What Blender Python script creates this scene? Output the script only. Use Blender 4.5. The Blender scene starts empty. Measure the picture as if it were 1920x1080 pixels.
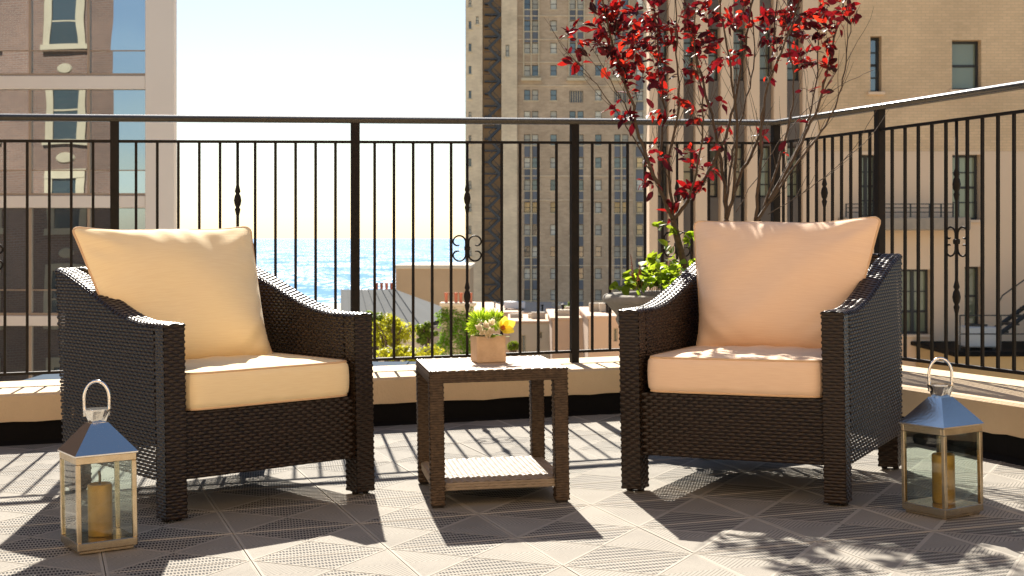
import bpy, math, random
import numpy as np
from mathutils import Vector, Matrix

random.seed(7)
rng = np.random.default_rng(7)
sc = bpy.context.scene
COL = sc.collection

# ------------------------------------------------------------------ camera
F = 2667.0          # focal length in pixels of a 1920 wide frame (50 mm)
H = 0.90            # eye height above the terrace
HOR = 447.0         # row of the horizon
cam_d = bpy.data.cameras.new("camera")
cam = bpy.data.objects.new("camera", cam_d)
COL.objects.link(cam)
cam.location = (0, 0, H)
cam.rotation_euler = (math.radians(90), 0, 0)
cam_d.sensor_width = 36
cam_d.lens = F / 1920 * 36
cam_d.shift_y = -(540 - HOR) / 1920
cam_d.clip_start = 0.05
cam_d.clip_end = 120000
cam_d.dof.use_dof = True
cam_d.dof.focus_distance = 5.0
cam_d.dof.aperture_fstop = 11
sc.camera = cam

# ------------------------------------------------------------------ sky, sun, exposure
SUN_EL = math.radians(38.0)
SUN_AZ = math.radians(-8.5)      # left of the view direction
w = bpy.data.worlds.new("World")
sc.world = w
w.use_nodes = True
nt = w.node_tree
nt.nodes.clear()
sky = nt.nodes.new("ShaderNodeTexSky")
sky.sky_type = 'NISHITA'
sky.sun_disc = False
sky.sun_elevation = SUN_EL
sky.sun_rotation = SUN_AZ
sky.air_density = 1.0
sky.dust_density = 0.33
sky.ozone_density = 1.0
bg = nt.nodes.new("ShaderNodeBackground")
bg.inputs[1].default_value = 0.05
out = nt.nodes.new("ShaderNodeOutputWorld")
nt.links.new(sky.outputs[0], bg.inputs[0])
nt.links.new(bg.outputs[0], out.inputs[0])

sd = bpy.data.lights.new("sun", 'SUN')
sd.energy = 5.0
sd.angle = math.radians(0.5)
sd.color = (1.0, 0.92, 0.80)
sun = bpy.data.objects.new("sun", sd)
COL.objects.link(sun)
sv = Vector((math.sin(SUN_AZ) * math.cos(SUN_EL), math.cos(SUN_AZ) * math.cos(SUN_EL), math.sin(SUN_EL)))
sun.rotation_euler = sv.to_track_quat('Z', 'Y').to_euler()
sun.location = sv * 60

sc.view_settings.view_transform = 'Standard'
sc.view_settings.look = 'None'
sc.view_settings.exposure = 1.35
sc.view_settings.gamma = 1.0
sc.view_settings.use_curve_mapping = False
sc.cycles.max_bounces = 8
sc.cycles.use_denoising = True

# ------------------------------------------------------------------ helpers
K = 0.0165                    # the terrace falls gently to the left (drainage)
TILT = -math.atan(K)


def g(x):
    return K * x


def at(px, py, d):
    """a point seen at pixel (px, py) that stands d metres ahead"""
    return Vector(((px - 960) / F * d, d, H - (py - HOR) / F * d))


class Geo:
    def __init__(self):
        self.v, self.f = [], []

    def add(self, vs, fs):
        o = len(self.v)
        self.v += [tuple(p) for p in vs]
        self.f += [tuple(i + o for i in q) for q in fs]
        return self

    def box(self, x0, x1, y0, y1, z0, z1):
        return self.add([(x0, y0, z0), (x1, y0, z0), (x1, y1, z0), (x0, y1, z0), (x0, y0, z1), (x1, y0, z1), (x1, y1, z1), (x0, y1, z1)],
                        [(0, 3, 2, 1), (4, 5, 6, 7), (0, 1, 5, 4), (1, 2, 6, 5), (2, 3, 7, 6), (3, 0, 4, 7)])

    def bbox(self, x0, x1, y0, y1, z0, z1, b=0.003):
        """box with chamfered edges"""
        cx, cy, cz = (x0 + x1) / 2, (y0 + y1) / 2, (z0 + z1) / 2
        hx, hy, hz = abs(x1 - x0) / 2, abs(y1 - y0) / 2, abs(z1 - z0) / 2
        b = min(b, hx * .9, hy * .9, hz * .9)
        vs, idx = [], {}
        for sx in (-1, 1):
            for sy in (-1, 1):
                for sz in (-1, 1):
                    for a in range(3):
                        p = [hx - b, hy - b, hz - b]
                        p[a] += b
                        idx[(sx, sy, sz, a)] = len(vs)
                        vs.append((cx + sx * p[0], cy + sy * p[1], cz + sz * p[2]))
        fs = []
        I = idx
        for s in (-1, 1):
            fs.append([I[(s, -1, -1, 0)], I[(s, 1, -1, 0)], I[(s, 1, 1, 0)], I[(s, -1, 1, 0)]][::s])
            fs.append([I[(-1, s, -1, 1)], I[(-1, s, 1, 1)], I[(1, s, 1, 1)], I[(1, s, -1, 1)]][::s])
            fs.append([I[(-1, -1, s, 2)], I[(1, -1, s, 2)], I[(1, 1, s, 2)], I[(-1, 1, s, 2)]][::s])
        for s in (-1, 1):
            for t in (-1, 1):
                fs.append([I[(s, t, -1, 0)], I[(s, t, -1, 1)], I[(s, t, 1, 1)], I[(s, t, 1, 0)]])
                fs.append([I[(s, -1, t, 0)], I[(s, -1, t, 2)], I[(s, 1, t, 2)], I[(s, 1, t, 0)]])
                fs.append([I[(-1, s, t, 1)], I[(-1, s, t, 2)], I[(1, s, t, 2)], I[(1, s, t, 1)]])
        for sx in (-1, 1):
            for sy in (-1, 1):
                for sz in (-1, 1):
                    fs.append([I[(sx, sy, sz, a)] for a in range(3)])
        return self.add(vs, fs)

    def tube(self, pts, r, n=6, caps=True):
        pts = [Vector(p) for p in pts]
        m = len(pts)
        rs = r if isinstance(r, (list, tuple)) else [r] * m
        vs = []
        up = None
        for i, p in enumerate(pts):
            t = (pts[min(i + 1, m - 1)] - pts[max(i - 1, 0)])
            if t.length < 1e-9:
                t = Vector((0, 0, 1))
            t.normalize()
            if up is None:
                up = t.orthogonal().normalized()
            up = (up - t * up.dot(t))
            if up.length < 1e-6:
                up = t.orthogonal()
            up.normalize()
            s = t.cross(up)
            for k in range(n):
                a = 2 * math.pi * k / n
                vs.append(p + (up * math.cos(a) + s * math.sin(a)) * rs[i])
        fs = []
        for i in range(m - 1):
            for k in range(n):
                k2 = (k + 1) % n
                fs.append((i * n + k, i * n + k2, (i + 1) * n + k2, (i + 1) * n + k))
        if caps:
            fs.append(tuple(range(n))[::-1])
            fs.append(tuple((m - 1) * n + k for k in range(n)))
        return self.add(vs, fs)

    def lathe(self, prof, n=24, c=(0, 0, 0), caps=True):
        vs = []
        for r, z in prof:
            for k in range(n):
                a = 2 * math.pi * k / n
                vs.append((c[0] + r * math.cos(a), c[1] + r * math.sin(a), c[2] + z))
        m = len(prof)
        fs = []
        for i in range(m - 1):
            for k in range(n):
                k2 = (k + 1) % n
                fs.append((i * n + k, i * n + k2, (i + 1) * n + k2, (i + 1) * n + k))
        if caps:
            fs.append(tuple(range(n))[::-1])
            fs.append(tuple((m - 1) * n + k for k in range(n)))
        return self.add(vs, fs)

    def prism(self, poly, z0, z1):
        n = len(poly)
        vs = [(x, y, z0) for x, y in poly] + [(x, y, z1) for x, y in poly]
        fs = [tuple(range(n))[::-1], tuple(range(n, 2 * n))]
        for i in range(n):
            j = (i + 1) % n
            fs.append((i, j, n + j, n + i))
        return self.add(vs, fs)

    def mesh(self, name, mat, smooth=False):
        me = bpy.data.meshes.new(name)
        me.from_pydata(self.v, [], self.f)
        if mat:
            me.materials.append(mat)
        if smooth:
            me.polygons.foreach_set("use_smooth", [True] * len(me.polygons))
        me.update()
        return me

    def obj(self, name, mat, parent=None, smooth=False):
        return link(name, self.mesh(name, mat, smooth), parent)


def link(name, me, parent=None, loc=None, rot=None):
    o = bpy.data.objects.new(name, me)
    COL.objects.link(o)
    if parent:
        o.parent = parent
    if loc is not None:
        o.location = loc
    if rot is not None:
        o.rotation_euler = rot
    return o


def np_mesh(name, V, Q, mat, smooth=True):
    me = bpy.data.meshes.new(name)
    me.vertices.add(len(V))
    me.vertices.foreach_set("co", np.asarray(V, np.float32).ravel())
    nq = len(Q)
    me.loops.add(nq * 4)
    me.loops.foreach_set("vertex_index", np.asarray(Q, np.int32).ravel())
    me.polygons.add(nq)
    me.polygons.foreach_set("loop_start", np.arange(0, nq * 4, 4, dtype=np.int32))
    me.polygons.foreach_set("use_smooth", np.full(nq, smooth))
    me.materials.append(mat)
    me.update(calc_edges=True)
    me.validate()
    return me


def tag(o, label=None, cat=None, group=None, kind=None):
    if label:
        o["label"] = label
    if cat:
        o["category"] = cat
    if group:
        o["group"] = group
    if kind:
        o["kind"] = kind
    return o


def empty(name, loc=(0, 0, 0), rot=None):
    o = bpy.data.objects.new(name, None)
    COL.objects.link(o)
    o.location = loc
    o.empty_display_size = 0.1
    if rot is not None:
        o.rotation_euler = rot
    return o


def tilt_rot(deg):
    return (Matrix.Rotation(TILT, 3, 'Y') @ Matrix.Rotation(math.radians(deg), 3, 'Z')).to_euler()


def on_terrace(name, x, y, deg, z=0):
    return empty(name, (x, y, g(x) + z), tilt_rot(deg))


# ------------------------------------------------------------------ materials
def mat(name, col, rough=0.6, metal=0.0, spec=0.5, noise=None, bump=None, vary=0.0, ior=None):
    """noise=(scale, second colour, contrast) mottles the colour; bump=(scale, strength); vary = per-object value change"""
    m = bpy.data.materials.new(name)
    m.use_nodes = True
    n, l = m.node_tree.nodes, m.node_tree.links
    p = n["Principled BSDF"]
    p.inputs["Base Color"].default_value = (*col, 1)
    p.inputs["Roughness"].default_value = rough
    p.inputs["Metallic"].default_value = metal
    p.inputs["Specular IOR Level"].default_value = spec
    if ior:
        p.inputs["IOR"].default_value = ior
    tc = None
    if noise or bump:
        tc = n.new("ShaderNodeTexCoord")
    last = None
    if noise:
        s, c2, con = noise
        t = n.new("ShaderNodeTexNoise")
        t.inputs["Scale"].default_value = s
        t.inputs["Detail"].default_value = 6
        t.inputs["Roughness"].default_value = 0.6
        l.new(tc.outputs["Object"], t.inputs["Vector"])
        r = n.new("ShaderNodeMapRange")
        r.inputs[1].default_value = 0.5 - con
        r.inputs[2].default_value = 0.5 + con
        l.new(t.outputs["Fac"], r.inputs[0])
        mx = n.new("ShaderNodeMix")
        mx.data_type = 'RGBA'
        mx.inputs[6].default_value = (*col, 1)
        mx.inputs[7].default_value = (*c2, 1)
        l.new(r.outputs[0], mx.inputs[0])
        last = mx.outputs[2]
    if vary:
        oi = n.new("ShaderNodeObjectInfo")
        r = n.new("ShaderNodeMapRange")
        r.inputs[3].default_value = 1 - vary
        r.inputs[4].default_value = 1 + vary
        l.new(oi.outputs["Random"], r.inputs[0])
        hs = n.new("ShaderNodeHueSaturation")
        l.new(r.outputs[0], hs.inputs["Value"])
        if last:
            l.new(last, hs.inputs["Color"])
        else:
            hs.inputs["Color"].default_value = (*col, 1)
        last = hs.outputs[0]
    if last:
        l.new(last, p.inputs["Base Color"])
    if bump:
        s, st = bump
        t = n.new("ShaderNodeTexNoise")
        t.inputs["Scale"].default_value = s
        t.inputs["Detail"].default_value = 5
        l.new(tc.outputs["Object"], t.inputs["Vector"])
        b = n.new("ShaderNodeBump")
        b.inputs["Strength"].default_value = st
        b.inputs["Distance"].default_value = 0.01
        l.new(t.outputs["Fac"], b.inputs["Height"])
        l.new(b.outputs[0], p.inputs["Normal"])
    return m


def brick_mat(name, c1, c2, mortar, scale=1.0, rough=0.85, axis='XZ', bw=0.22, bh=0.075):
    m = bpy.data.materials.new(name)
    m.use_nodes = True
    n, l = m.node_tree.nodes, m.node_tree.links
    p = n["Principled BSDF"]
    p.inputs["Roughness"].default_value = rough
    tc = n.new("ShaderNodeTexCoord")
    sp = n.new("ShaderNodeSeparateXYZ")
    l.new(tc.outputs["Object"], sp.inputs[0])
    cb = n.new("ShaderNodeCombineXYZ")
    ad = n.new("ShaderNodeMath")
    ad.operation = 'ADD'
    l.new(sp.outputs[0], ad.inputs[0])
    l.new(sp.outputs[1], ad.inputs[1])
    l.new(ad.outputs[0], cb.inputs[0])
    l.new(sp.outputs[2], cb.inputs[1])
    br = n.new("ShaderNodeTexBrick")
    br.inputs["Color1"].default_value = (*c1, 1)
    br.inputs["Color2"].default_value = (*c2, 1)
    br.inputs["Mortar"].default_value = (*mortar, 1)
    br.inputs["Scale"].default_value = scale
    br.inputs["Brick Width"].default_value = bw
    br.inputs["Row Height"].default_value = bh
    br.inputs["Mortar Size"].default_value = 0.008
    br.inputs["Bias"].default_value = 0
    l.new(cb.outputs[0], br.inputs["Vector"])
    t = n.new("ShaderNodeTexNoise")
    t.inputs["Scale"].default_value = 0.35
    t.inputs["Detail"].default_value = 8
    t.inputs["Roughness"].default_value = 0.65
    l.new(tc.outputs["Object"], t.inputs["Vector"])
    r = n.new("ShaderNodeMapRange")
    r.inputs[1].default_value = .3
    r.inputs[2].default_value = .7
    r.inputs[3].default_value = .78
    r.inputs[4].default_value = 1.15
    l.new(t.outputs["Fac"], r.inputs[0])
    hs = n.new("ShaderNodeHueSaturation")
    l.new(br.outputs["Color"], hs.inputs["Color"])
    l.new(r.outputs[0], hs.inputs["Value"])
    l.new(hs.outputs[0], p.inputs["Base Color"])
    b = n.new("ShaderNodeBump")
    b.inputs["Strength"].default_value = 0.4
    b.inputs["Distance"].default_value = 0.01
    b.invert = True
    l.new(br.outputs["Fac"], b.inputs["Height"])
    l.new(b.outputs[0], p.inputs["Normal"])
    return m


def glass_front(name, tint, refl_ior=2.3, wave=0.02, rough=0.01, vary=0.3, scale=0.5):
    """window glass seen from outside: dark room behind, mirror coating, slightly wavy"""
    m = mat(name, tint, rough=rough, spec=0.5, ior=refl_ior, vary=vary)
    n, l = m.node_tree.nodes, m.node_tree.links
    p = n["Principled BSDF"]
    tc = n.new("ShaderNodeTexCoord")
    t = n.new("ShaderNodeTexNoise")
    t.inputs["Scale"].default_value = scale
    t.inputs["Detail"].default_value = 1
    l.new(tc.outputs["Object"], t.inputs["Vector"])
    b = n.new("ShaderNodeBump")
    b.inputs["Strength"].default_value = 1.0
    b.inputs["Distance"].default_value = wave
    l.new(t.outputs["Fac"], b.inputs["Height"])
    l.new(b.outputs[0], p.inputs["Normal"])
    return m


def leaf_mat(name, col, trans, vary=0.25, mixf=0.5, rough=0.5):
    m = bpy.data.materials.new(name)
    m.use_nodes = True
    n, l = m.node_tree.nodes, m.node_tree.links
    p = n["Principled BSDF"]
    p.inputs["Roughness"].default_value = rough
    p.inputs["Specular IOR Level"].default_value = 0.22
    tr = n.new("ShaderNodeBsdfTranslucent")
    mx = n.new("ShaderNodeMixShader")
    mx.inputs[0].default_value = mixf if not isinstance(mixf, tuple) else 0.5
    geo = n.new("ShaderNodeNewGeometry")
    oi = n.new("ShaderNodeObjectInfo")
    ad = n.new("ShaderNodeMath")
    ad.operation = 'ADD'
    l.new(geo.outputs["Random Per Island"], ad.inputs[0])
    l.new(oi.outputs["Random"], ad.inputs[1])
    fr = n.new("ShaderNodeMath")
    fr.operation = 'FRACT'
    l.new(ad.outputs[0], fr.inputs[0])
    if isinstance(mixf, tuple):
        rm = n.new("ShaderNodeMapRange")
        rm.inputs[3].default_value, rm.inputs[4].default_value = mixf
        l.new(fr.outputs[0], rm.inputs[0])
        l.new(rm.outputs[0], mx.inputs[0])
    for c, tgt in ((col, p.inputs["Base Color"]), (trans, tr.inputs["Color"])):
        r = n.new("ShaderNodeMapRange")
        r.inputs[3].default_value = 1 - vary
        r.inputs[4].default_value = 1 + vary
        l.new(fr.outputs[0], r.inputs[0])
        hs = n.new("ShaderNodeHueSaturation")
        hs.inputs["Color"].default_value = (*c, 1)
        l.new(r.outputs[0], hs.inputs["Value"])
        r2 = n.new("ShaderNodeMapRange")
        r2.inputs[3].default_value = 0.49
        r2.inputs[4].default_value = 0.51
        l.new(fr.outputs[0], r2.inputs[0])
        l.new(r2.outputs[0], hs.inputs["Hue"])
        l.new(hs.outputs[0], tgt)
    o = n["Material Output"]
    l.new(p.outputs[0], mx.inputs[1])
    l.new(tr.outputs[0], mx.inputs[2])
    l.new(mx.outputs[0], o.inputs[0])
    return m


def fabric_mat(name, c1, c2):
    m = mat(name, c1, rough=0.9, spec=0.2)
    n, l = m.node_tree.nodes, m.node_tree.links
    p = n["Principled BSDF"]
    p.inputs["Sheen Weight"].default_value = 0.15
    tc = n.new("ShaderNodeTexCoord")
    mp = n.new("ShaderNodeMapping")
    mp.inputs["Scale"].default_value = (16, 16, 330)
    l.new(tc.outputs["Object"], mp.inputs[0])
    t = n.new("ShaderNodeTexNoise")
    t.inputs["Scale"].default_value = 1.0
    t.inputs["Detail"].default_value = 4
    l.new(mp.outputs[0], t.inputs["Vector"])
    r = n.new("ShaderNodeMapRange")
    r.inputs[1].default_value = .35
    r.inputs[2].default_value = .65
    l.new(t.outputs["Fac"], r.inputs[0])
    mx = n.new("ShaderNodeMix")
    mx.data_type = 'RGBA'
    mx.inputs[6].default_value = (*c1, 1)
    mx.inputs[7].default_value = (*c2, 1)
    l.new(r.outputs[0], mx.inputs[0])
    l.new(mx.outputs[2], p.inputs["Base Color"])
    b = n.new("ShaderNodeBump")
    b.inputs["Strength"].default_value = 0.3
    b.inputs["Distance"].default_value = 0.002
    l.new(t.outputs["Fac"], b.inputs["Height"])
    l.new(b.outputs[0], p.inputs["Normal"])
    return m


def tile_mat():
    """interlocking deck tile: two perforated triangles, two ribbed triangles"""
    m = bpy.data.materials.new("deck_tile")
    m.use_nodes = True
    n, l = m.node_tree.nodes, m.node_tree.links
    p = n["Principled BSDF"]
    p.inputs["Roughness"].default_value = 0.8
    p.inputs["Specular IOR Level"].default_value = 0.12

    def M(op, a, b=None, c=None):
        q = n.new("ShaderNodeMath")
        q.operation = op
        for i, x in enumerate((a, b, c)):
            if x is None:
                continue
            if isinstance(x, (int, float)):
                q.inputs[i].default_value = x
            else:
                l.new(x, q.inputs[i])
        return q.outputs[0]
    tc = n.new("ShaderNodeTexCoord")
    sp = n.new("ShaderNodeSeparateXYZ")
    l.new(tc.outputs["Object"], sp.inputs[0])
    x, y = sp.outputs[0], sp.outputs[1]
    ax, ay = M('ABSOLUTE', x), M('ABSOLUTE', y)
    dots_side = M('GREATER_THAN', ay, ax)
    # perforations
    px_, py_ = 0.0098, 0.034
    ry_ = M('DIVIDE', y, py_)
    odd = M('MULTIPLY', M('FLOORED_MODULO', M('FLOOR', ry_), 2.0), 0.5)
    fx = M('ABSOLUTE', M('SUBTRACT', M('FRACT', M('ADD', M('DIVIDE', x, px_), odd)), 0.5))
    fy = M('ABSOLUTE', M('SUBTRACT', M('FRACT', ry_), 0.5))
    hole = M('MULTIPLY', M('LESS_THAN', fx, 0.31), M('LESS_THAN', fy, 0.31))
    # ribs follow the diagonals
    rb = M('FRACT', M('DIVIDE', M('ADD', ax, ay), 0.0165))
    groove = M('LESS_THAN', rb, 0.26)
    # keep borders and diagonals clear
    dd = M('ABSOLUTE', M('SUBTRACT', ax, ay))
    clear = M('MULTIPLY', M('GREATER_THAN', dd, 0.010), M('LESS_THAN', M('MAXIMUM', ax, ay), 0.189))
    hm = M('MULTIPLY', M('MULTIPLY', hole, dots_side), clear)
    gm = M('MULTIPLY', M('MULTIPLY', groove, M('SUBTRACT', 1.0, dots_side)), clear)
    tn = n.new("ShaderNodeTexNoise")
    tn.inputs["Scale"].default_value = 6
    tn.inputs["Detail"].default_value = 6
    geo = n.new("ShaderNodeNewGeometry")
    l.new(geo.outputs["Position"], tn.inputs["Vector"])
    oi = n.new("ShaderNodeObjectInfo")
    edge = M('MULTIPLY', M('SUBTRACT', 1.0, clear), 0.22)
    val = M('ADD', M('ADD', M('ADD', 0.80, edge), M('MULTIPLY', tn.outputs["Fac"], 0.42)), M('MULTIPLY', oi.outputs["Random"], 0.16))
    hs = n.new("ShaderNodeHueSaturation")
    hs.inputs["Color"].default_value = (0.272, 0.252, 0.218, 1)
    l.new(val, hs.inputs["Value"])
    mx = n.new("ShaderNodeMix")
    mx.data_type = 'RGBA'
    mx.inputs[7].default_value = (0.022, 0.022, 0.024, 1)
    l.new(M('ADD', hm, M('MULTIPLY', gm, 0.6)), mx.inputs[0])
    l.new(hs.outputs[0], mx.inputs[6])
    l.new(mx.outputs[2], p.inputs["Base Color"])
    b = n.new("ShaderNodeBump")
    b.inputs["Strength"].default_value = 0.5
    b.inputs["Distance"].default_value = 0.004
    b.invert = True
    l.new(M('ADD', hm, gm), b.inputs["Height"])
    l.new(b.outputs[0], p.inputs["Normal"])
    return m


def sea_mat():
    """choppy lake: blue body colour with a thin broken gloss that sparkles under the sun"""
    m = bpy.data.materials.new("sea_water")
    m.use_nodes = True
    n, l = m.node_tree.nodes, m.node_tree.links
    n.remove(n["Principled BSDF"])
    df = n.new("ShaderNodeBsdfDiffuse")
    df.inputs[0].default_value = (0.11, 0.25, 0.42, 1)
    gl = n.new("ShaderNodeBsdfGlossy")
    gl.inputs["Roughness"].default_value = 0.2
    tc = n.new("ShaderNodeTexCoord")
    mp = n.new("ShaderNodeMapping")
    mp.inputs["Scale"].default_value = (0.6, 0.22, 1)
    l.new(tc.outputs["Object"], mp.inputs[0])
    gl.inputs["Roughness"].default_value = 0.48
    fac = None
    for s, lo_, hi_ in ((0.55, .50, .66), (0.05, .38, .66)):
        t = n.new("ShaderNodeTexNoise")
        t.inputs["Scale"].default_value = s
        t.inputs["Detail"].default_value = 5
        t.inputs["Roughness"].default_value = 0.65
        l.new(mp.outputs[0], t.inputs["Vector"])
        r = n.new("ShaderNodeMapRange")
        r.inputs[1].default_value, r.inputs[2].default_value = lo_, hi_
        l.new(t.outputs["Fac"], r.inputs[0])
        if fac is None:
            fac = r.outputs[0]
        else:
            q = n.new("ShaderNodeMath")
            q.operation = 'MULTIPLY'
            l.new(fac, q.inputs[0])
            l.new(r.outputs[0], q.inputs[1])
            fac = q.outputs[0]
    q = n.new("ShaderNodeMath")
    q.operation = 'MULTIPLY_ADD'
    q.use_clamp = True
    q.inputs[1].default_value = 0.42
    q.inputs[2].default_value = 0.008
    l.new(fac, q.inputs[0])
    mx = n.new("ShaderNodeMixShader")
    l.new(q.outputs[0], mx.inputs[0])
    l.new(df.outputs[0], mx.inputs[1])
    l.new(gl.outputs[0], mx.inputs[2])
    l.new(mx.outputs[0], n["Material Output"].inputs[0])
    return m


def pane_mat():
    m = bpy.data.materials.new("clear_glass")
    m.use_nodes = True
    n, l = m.node_tree.nodes, m.node_tree.links
    n.remove(n["Principled BSDF"])
    tr = n.new("ShaderNodeBsdfTransparent")
    tr.inputs[0].default_value = (0.90, 0.94, 0.92, 1)
    gl = n.new("ShaderNodeBsdfGlossy")
    gl.inputs["Roughness"].default_value = 0.02
    fr = n.new("ShaderNodeFresnel")
    fr.inputs[0].default_value = 1.5
    ad = n.new("ShaderNodeMath")
    ad.operation = 'MULTIPLY_ADD'
    ad.inputs[1].default_value = 1.5
    ad.inputs[2].default_value = 0.03
    l.new(fr.outputs[0], ad.inputs[0])
    gm = n.new("ShaderNodeNewGeometry")
    inv = n.new("ShaderNodeMath")
    inv.operation = 'SUBTRACT'
    inv.inputs[0].default_value = 1.0
    l.new(gm.outputs["Backfacing"], inv.inputs[1])
    mu = n.new("ShaderNodeMath")
    mu.operation = 'MULTIPLY'
    mu.use_clamp = True
    l.new(ad.outputs[0], mu.inputs[0])
    l.new(inv.outputs[0], mu.inputs[1])
    mx = n.new("ShaderNodeMixShader")
    l.new(mu.outputs[0], mx.inputs[0])
    l.new(tr.outputs[0], mx.inputs[1])
    l.new(gl.outputs[0], mx.inputs[2])
    l.new(mx.outputs[0], n["Material Output"].inputs[0])
    return m


MT = {}
MT['tile'] = tile_mat()
MT['underfloor'] = mat("underfloor", (0.03, 0.03, 0.03), 0.9)
MT['stucco'] = mat("cream_stucco", (0.67, 0.51, 0.32), 0.85, noise=(2.2, (0.52, 0.385, 0.235), .22), bump=(90, 0.3))
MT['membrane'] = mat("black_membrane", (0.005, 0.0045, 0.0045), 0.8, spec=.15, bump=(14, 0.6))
MT['iron'] = mat("black_iron", (0.009, 0.008, 0.007), 0.6, spec=0.2, noise=(40, (0.016, 0.012, 0.009), .2), bump=(220, 0.08))
MT['caprail'] = mat("black_rail_paint", (0.02, 0.018, 0.015), 0.27, spec=0.9, noise=(30, (0.035, 0.03, 0.022), .2), bump=(120, 0.05))
MT['wicker'] = mat("dark_wicker", (0.012, 0.0072, 0.0045), 0.34, spec=0.36, noise=(60, (0.026, 0.0145, 0.0085), .14))
MT['wicker_core'] = mat("wicker_core", (0.012, 0.009, 0.007), 0.8)
MT['table_wicker'] = mat("brown_wicker", (0.040, 0.024, 0.013), 0.45, spec=0.35, noise=(60, (0.085, 0.054, 0.031), .16))
MT['board'] = mat("bleached_board", (0.50, 0.37, 0.27), 0.7, noise=(16, (0.42, 0.30, 0.21), .2), vary=0.06, bump=(60, 0.15))
MT['cushion'] = fabric_mat("cream_fabric", (0.94, 0.775, 0.49), (0.90, 0.725, 0.445))
MT['cushion_peach_lit'] = fabric_mat("peach_lit_fabric", (0.89, 0.665, 0.48), (0.85, 0.62, 0.44))  # same cloth as the other cushions; its different light painted in as peach
MT['piping'] = mat("shadow_line_piping", (0.66, 0.45, 0.27), 0.8)  # darker than the cloth: the shadow line along the seams is painted in
MT['steel'] = mat("brushed_steel", (0.88, 0.86, 0.82), 0.12, metal=1.0, bump=(150, 0.05))
MT['brass'] = mat("aged_brass", (0.70, 0.60, 0.44), 0.26, metal=1.0, noise=(25, (0.54, 0.44, 0.29), .2))
MT['candle'] = mat("gold_wax", (0.55, 0.30, 0.05), 0.38, metal=0.35, noise=(18, (0.40, 0.22, 0.035), .2), bump=(30, 0.15))
MT['wick'] = mat("wick", (0.16, 0.12, 0.07), 0.8)
MT['glass'] = pane_mat()
MT['urn'] = mat("stone_urn", (0.29, 0.265, 0.225), 0.85, noise=(14, (0.21, 0.19, 0.16), .2), bump=(60, 0.3))
MT['soil'] = mat("soil", (0.035, 0.025, 0.018), 0.95, bump=(60, 0.9))
MT['bark'] = mat("bark", (0.105, 0.070, 0.042), 0.8, noise=(50, (0.045, 0.030, 0.020), .2), bump=(90, 0.5))
MT['redleaf'] = leaf_mat("red_leaf", (0.052, 0.007, 0.012), (0.40, 0.009, 0.016), 0.5, (0.0, 0.55))
MT['greenleaf'] = leaf_mat("green_leaf", (0.10, 0.17, 0.018), (0.42, 0.55, 0.03), 0.35, 0.5)
MT['plume'] = leaf_mat("red_plume", (0.16, 0.06, 0.035), (0.35, 0.12, 0.06), 0.35, 0.3)
MT['woodbox'] = mat("raw_wood", (0.58, 0.43, 0.29), 0.75, noise=(30, (0.47, 0.34, 0.22), .2), bump=(80, 0.3))
MT['pompom'] = leaf_mat("lime_pompom", (0.30, 0.46, 0.03), (0.55, 0.72, 0.04), 0.25, 0.45)
MT['whitepetal'] = leaf_mat("white_petal", (0.75, 0.66, 0.50), (0.8, 0.7, 0.5), 0.1, 0.4)
MT['yellowpetal'] = leaf_mat("yellow_petal", (0.80, 0.66, 0.09), (0.85, 0.70, 0.08), 0.1, 0.45)
MT['orange'] = mat("orchid_lip", (0.65, 0.24, 0.05), 0.6)
MT['sea'] = sea_mat()
MT['ground'] = mat("town_ground", (0.46, 0.40, 0.32), 0.9, noise=(0.05, (0.36, 0.33, 0.25), .2))

# ------------------------------------------------------------------ the setting: sea and land
SEA_Z, LAND_Z, SHORE = -18.0, -16.0, 372.0
Geo().add([(-60000, SHORE - 10, SEA_Z), (60000, SHORE - 10, SEA_Z), (60000, 90000, SEA_Z), (-60000, 90000, SEA_Z)], [(0, 1, 2, 3)]).obj("sea", MT['sea'])["kind"] = "structure"
gg = Geo()
gg.add([(-3000, -3000, LAND_Z), (3000, -3000, LAND_Z), (3000, SHORE, LAND_Z), (-3000, SHORE, LAND_Z), (-3000, SHORE + 4, SEA_Z - 1), (3000, SHORE + 4, SEA_Z - 1)],
       [(0, 1, 2, 3), (3, 2, 5, 4)])
gg.obj("ground", MT['ground'])["kind"] = "structure"

# ------------------------------------------------------------------ terrace
BA, BB = 7.495, 0.288               # railing line: y = BA + BB x


def rail_y(x):
    return BA + BB * x


CORNER = (1.467, rail_y(1.467))
RDIR = Vector((0.356, -0.935)).normalized()
bn = Vector((-BB, 1.0)).normalized()          # outward normal of the back side
rn = Vector((0.935, 0.356)).normalized()      # outward normal of the right side
# parapet footprint lines
bf0 = Vector((0, 7.09))                       # back parapet: a point on its inner face
bdir = Vector((1.0, BB)).normalized()
rf0 = Vector((1.669, 6.181))                  # right parapet: a point on its inner face


def meet(p, d, q, e):
    """2D line intersection"""
    det = d.x * (-e.y) + e.x * d.y
    r = q - p
    s = (r.x * (-e.y) + e.x * r.y) / det
    return p + d * s


BT, RT = 0.655, 0.60
ci = meet(bf0, bdir, rf0, RDIR)
co = meet(bf0 + bn * BT, bdir, rf0 + rn * RT, RDIR)
lb_i, lb_o = bf0 - bdir * 5.2, bf0 + bn * BT - bdir * 5.2
rb_i, rb_o = ci + RDIR * 5.5, co + RDIR * 5.7

floor_root = on_terrace("terrace_floor", 0, 0, 0)
floor_root["kind"] = "structure"
slab = Geo().prism([(-6, -1.5), (3.6, -1.5), (rb_i.x + .3, rb_i.y), (ci.x + .2, ci.y + .2), (lb_i.x, lb_i.y + .2), (-6, 5.8)], -0.30, -0.022)
slab.obj("underfloor", MT['underfloor'], floor_root)

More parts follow.
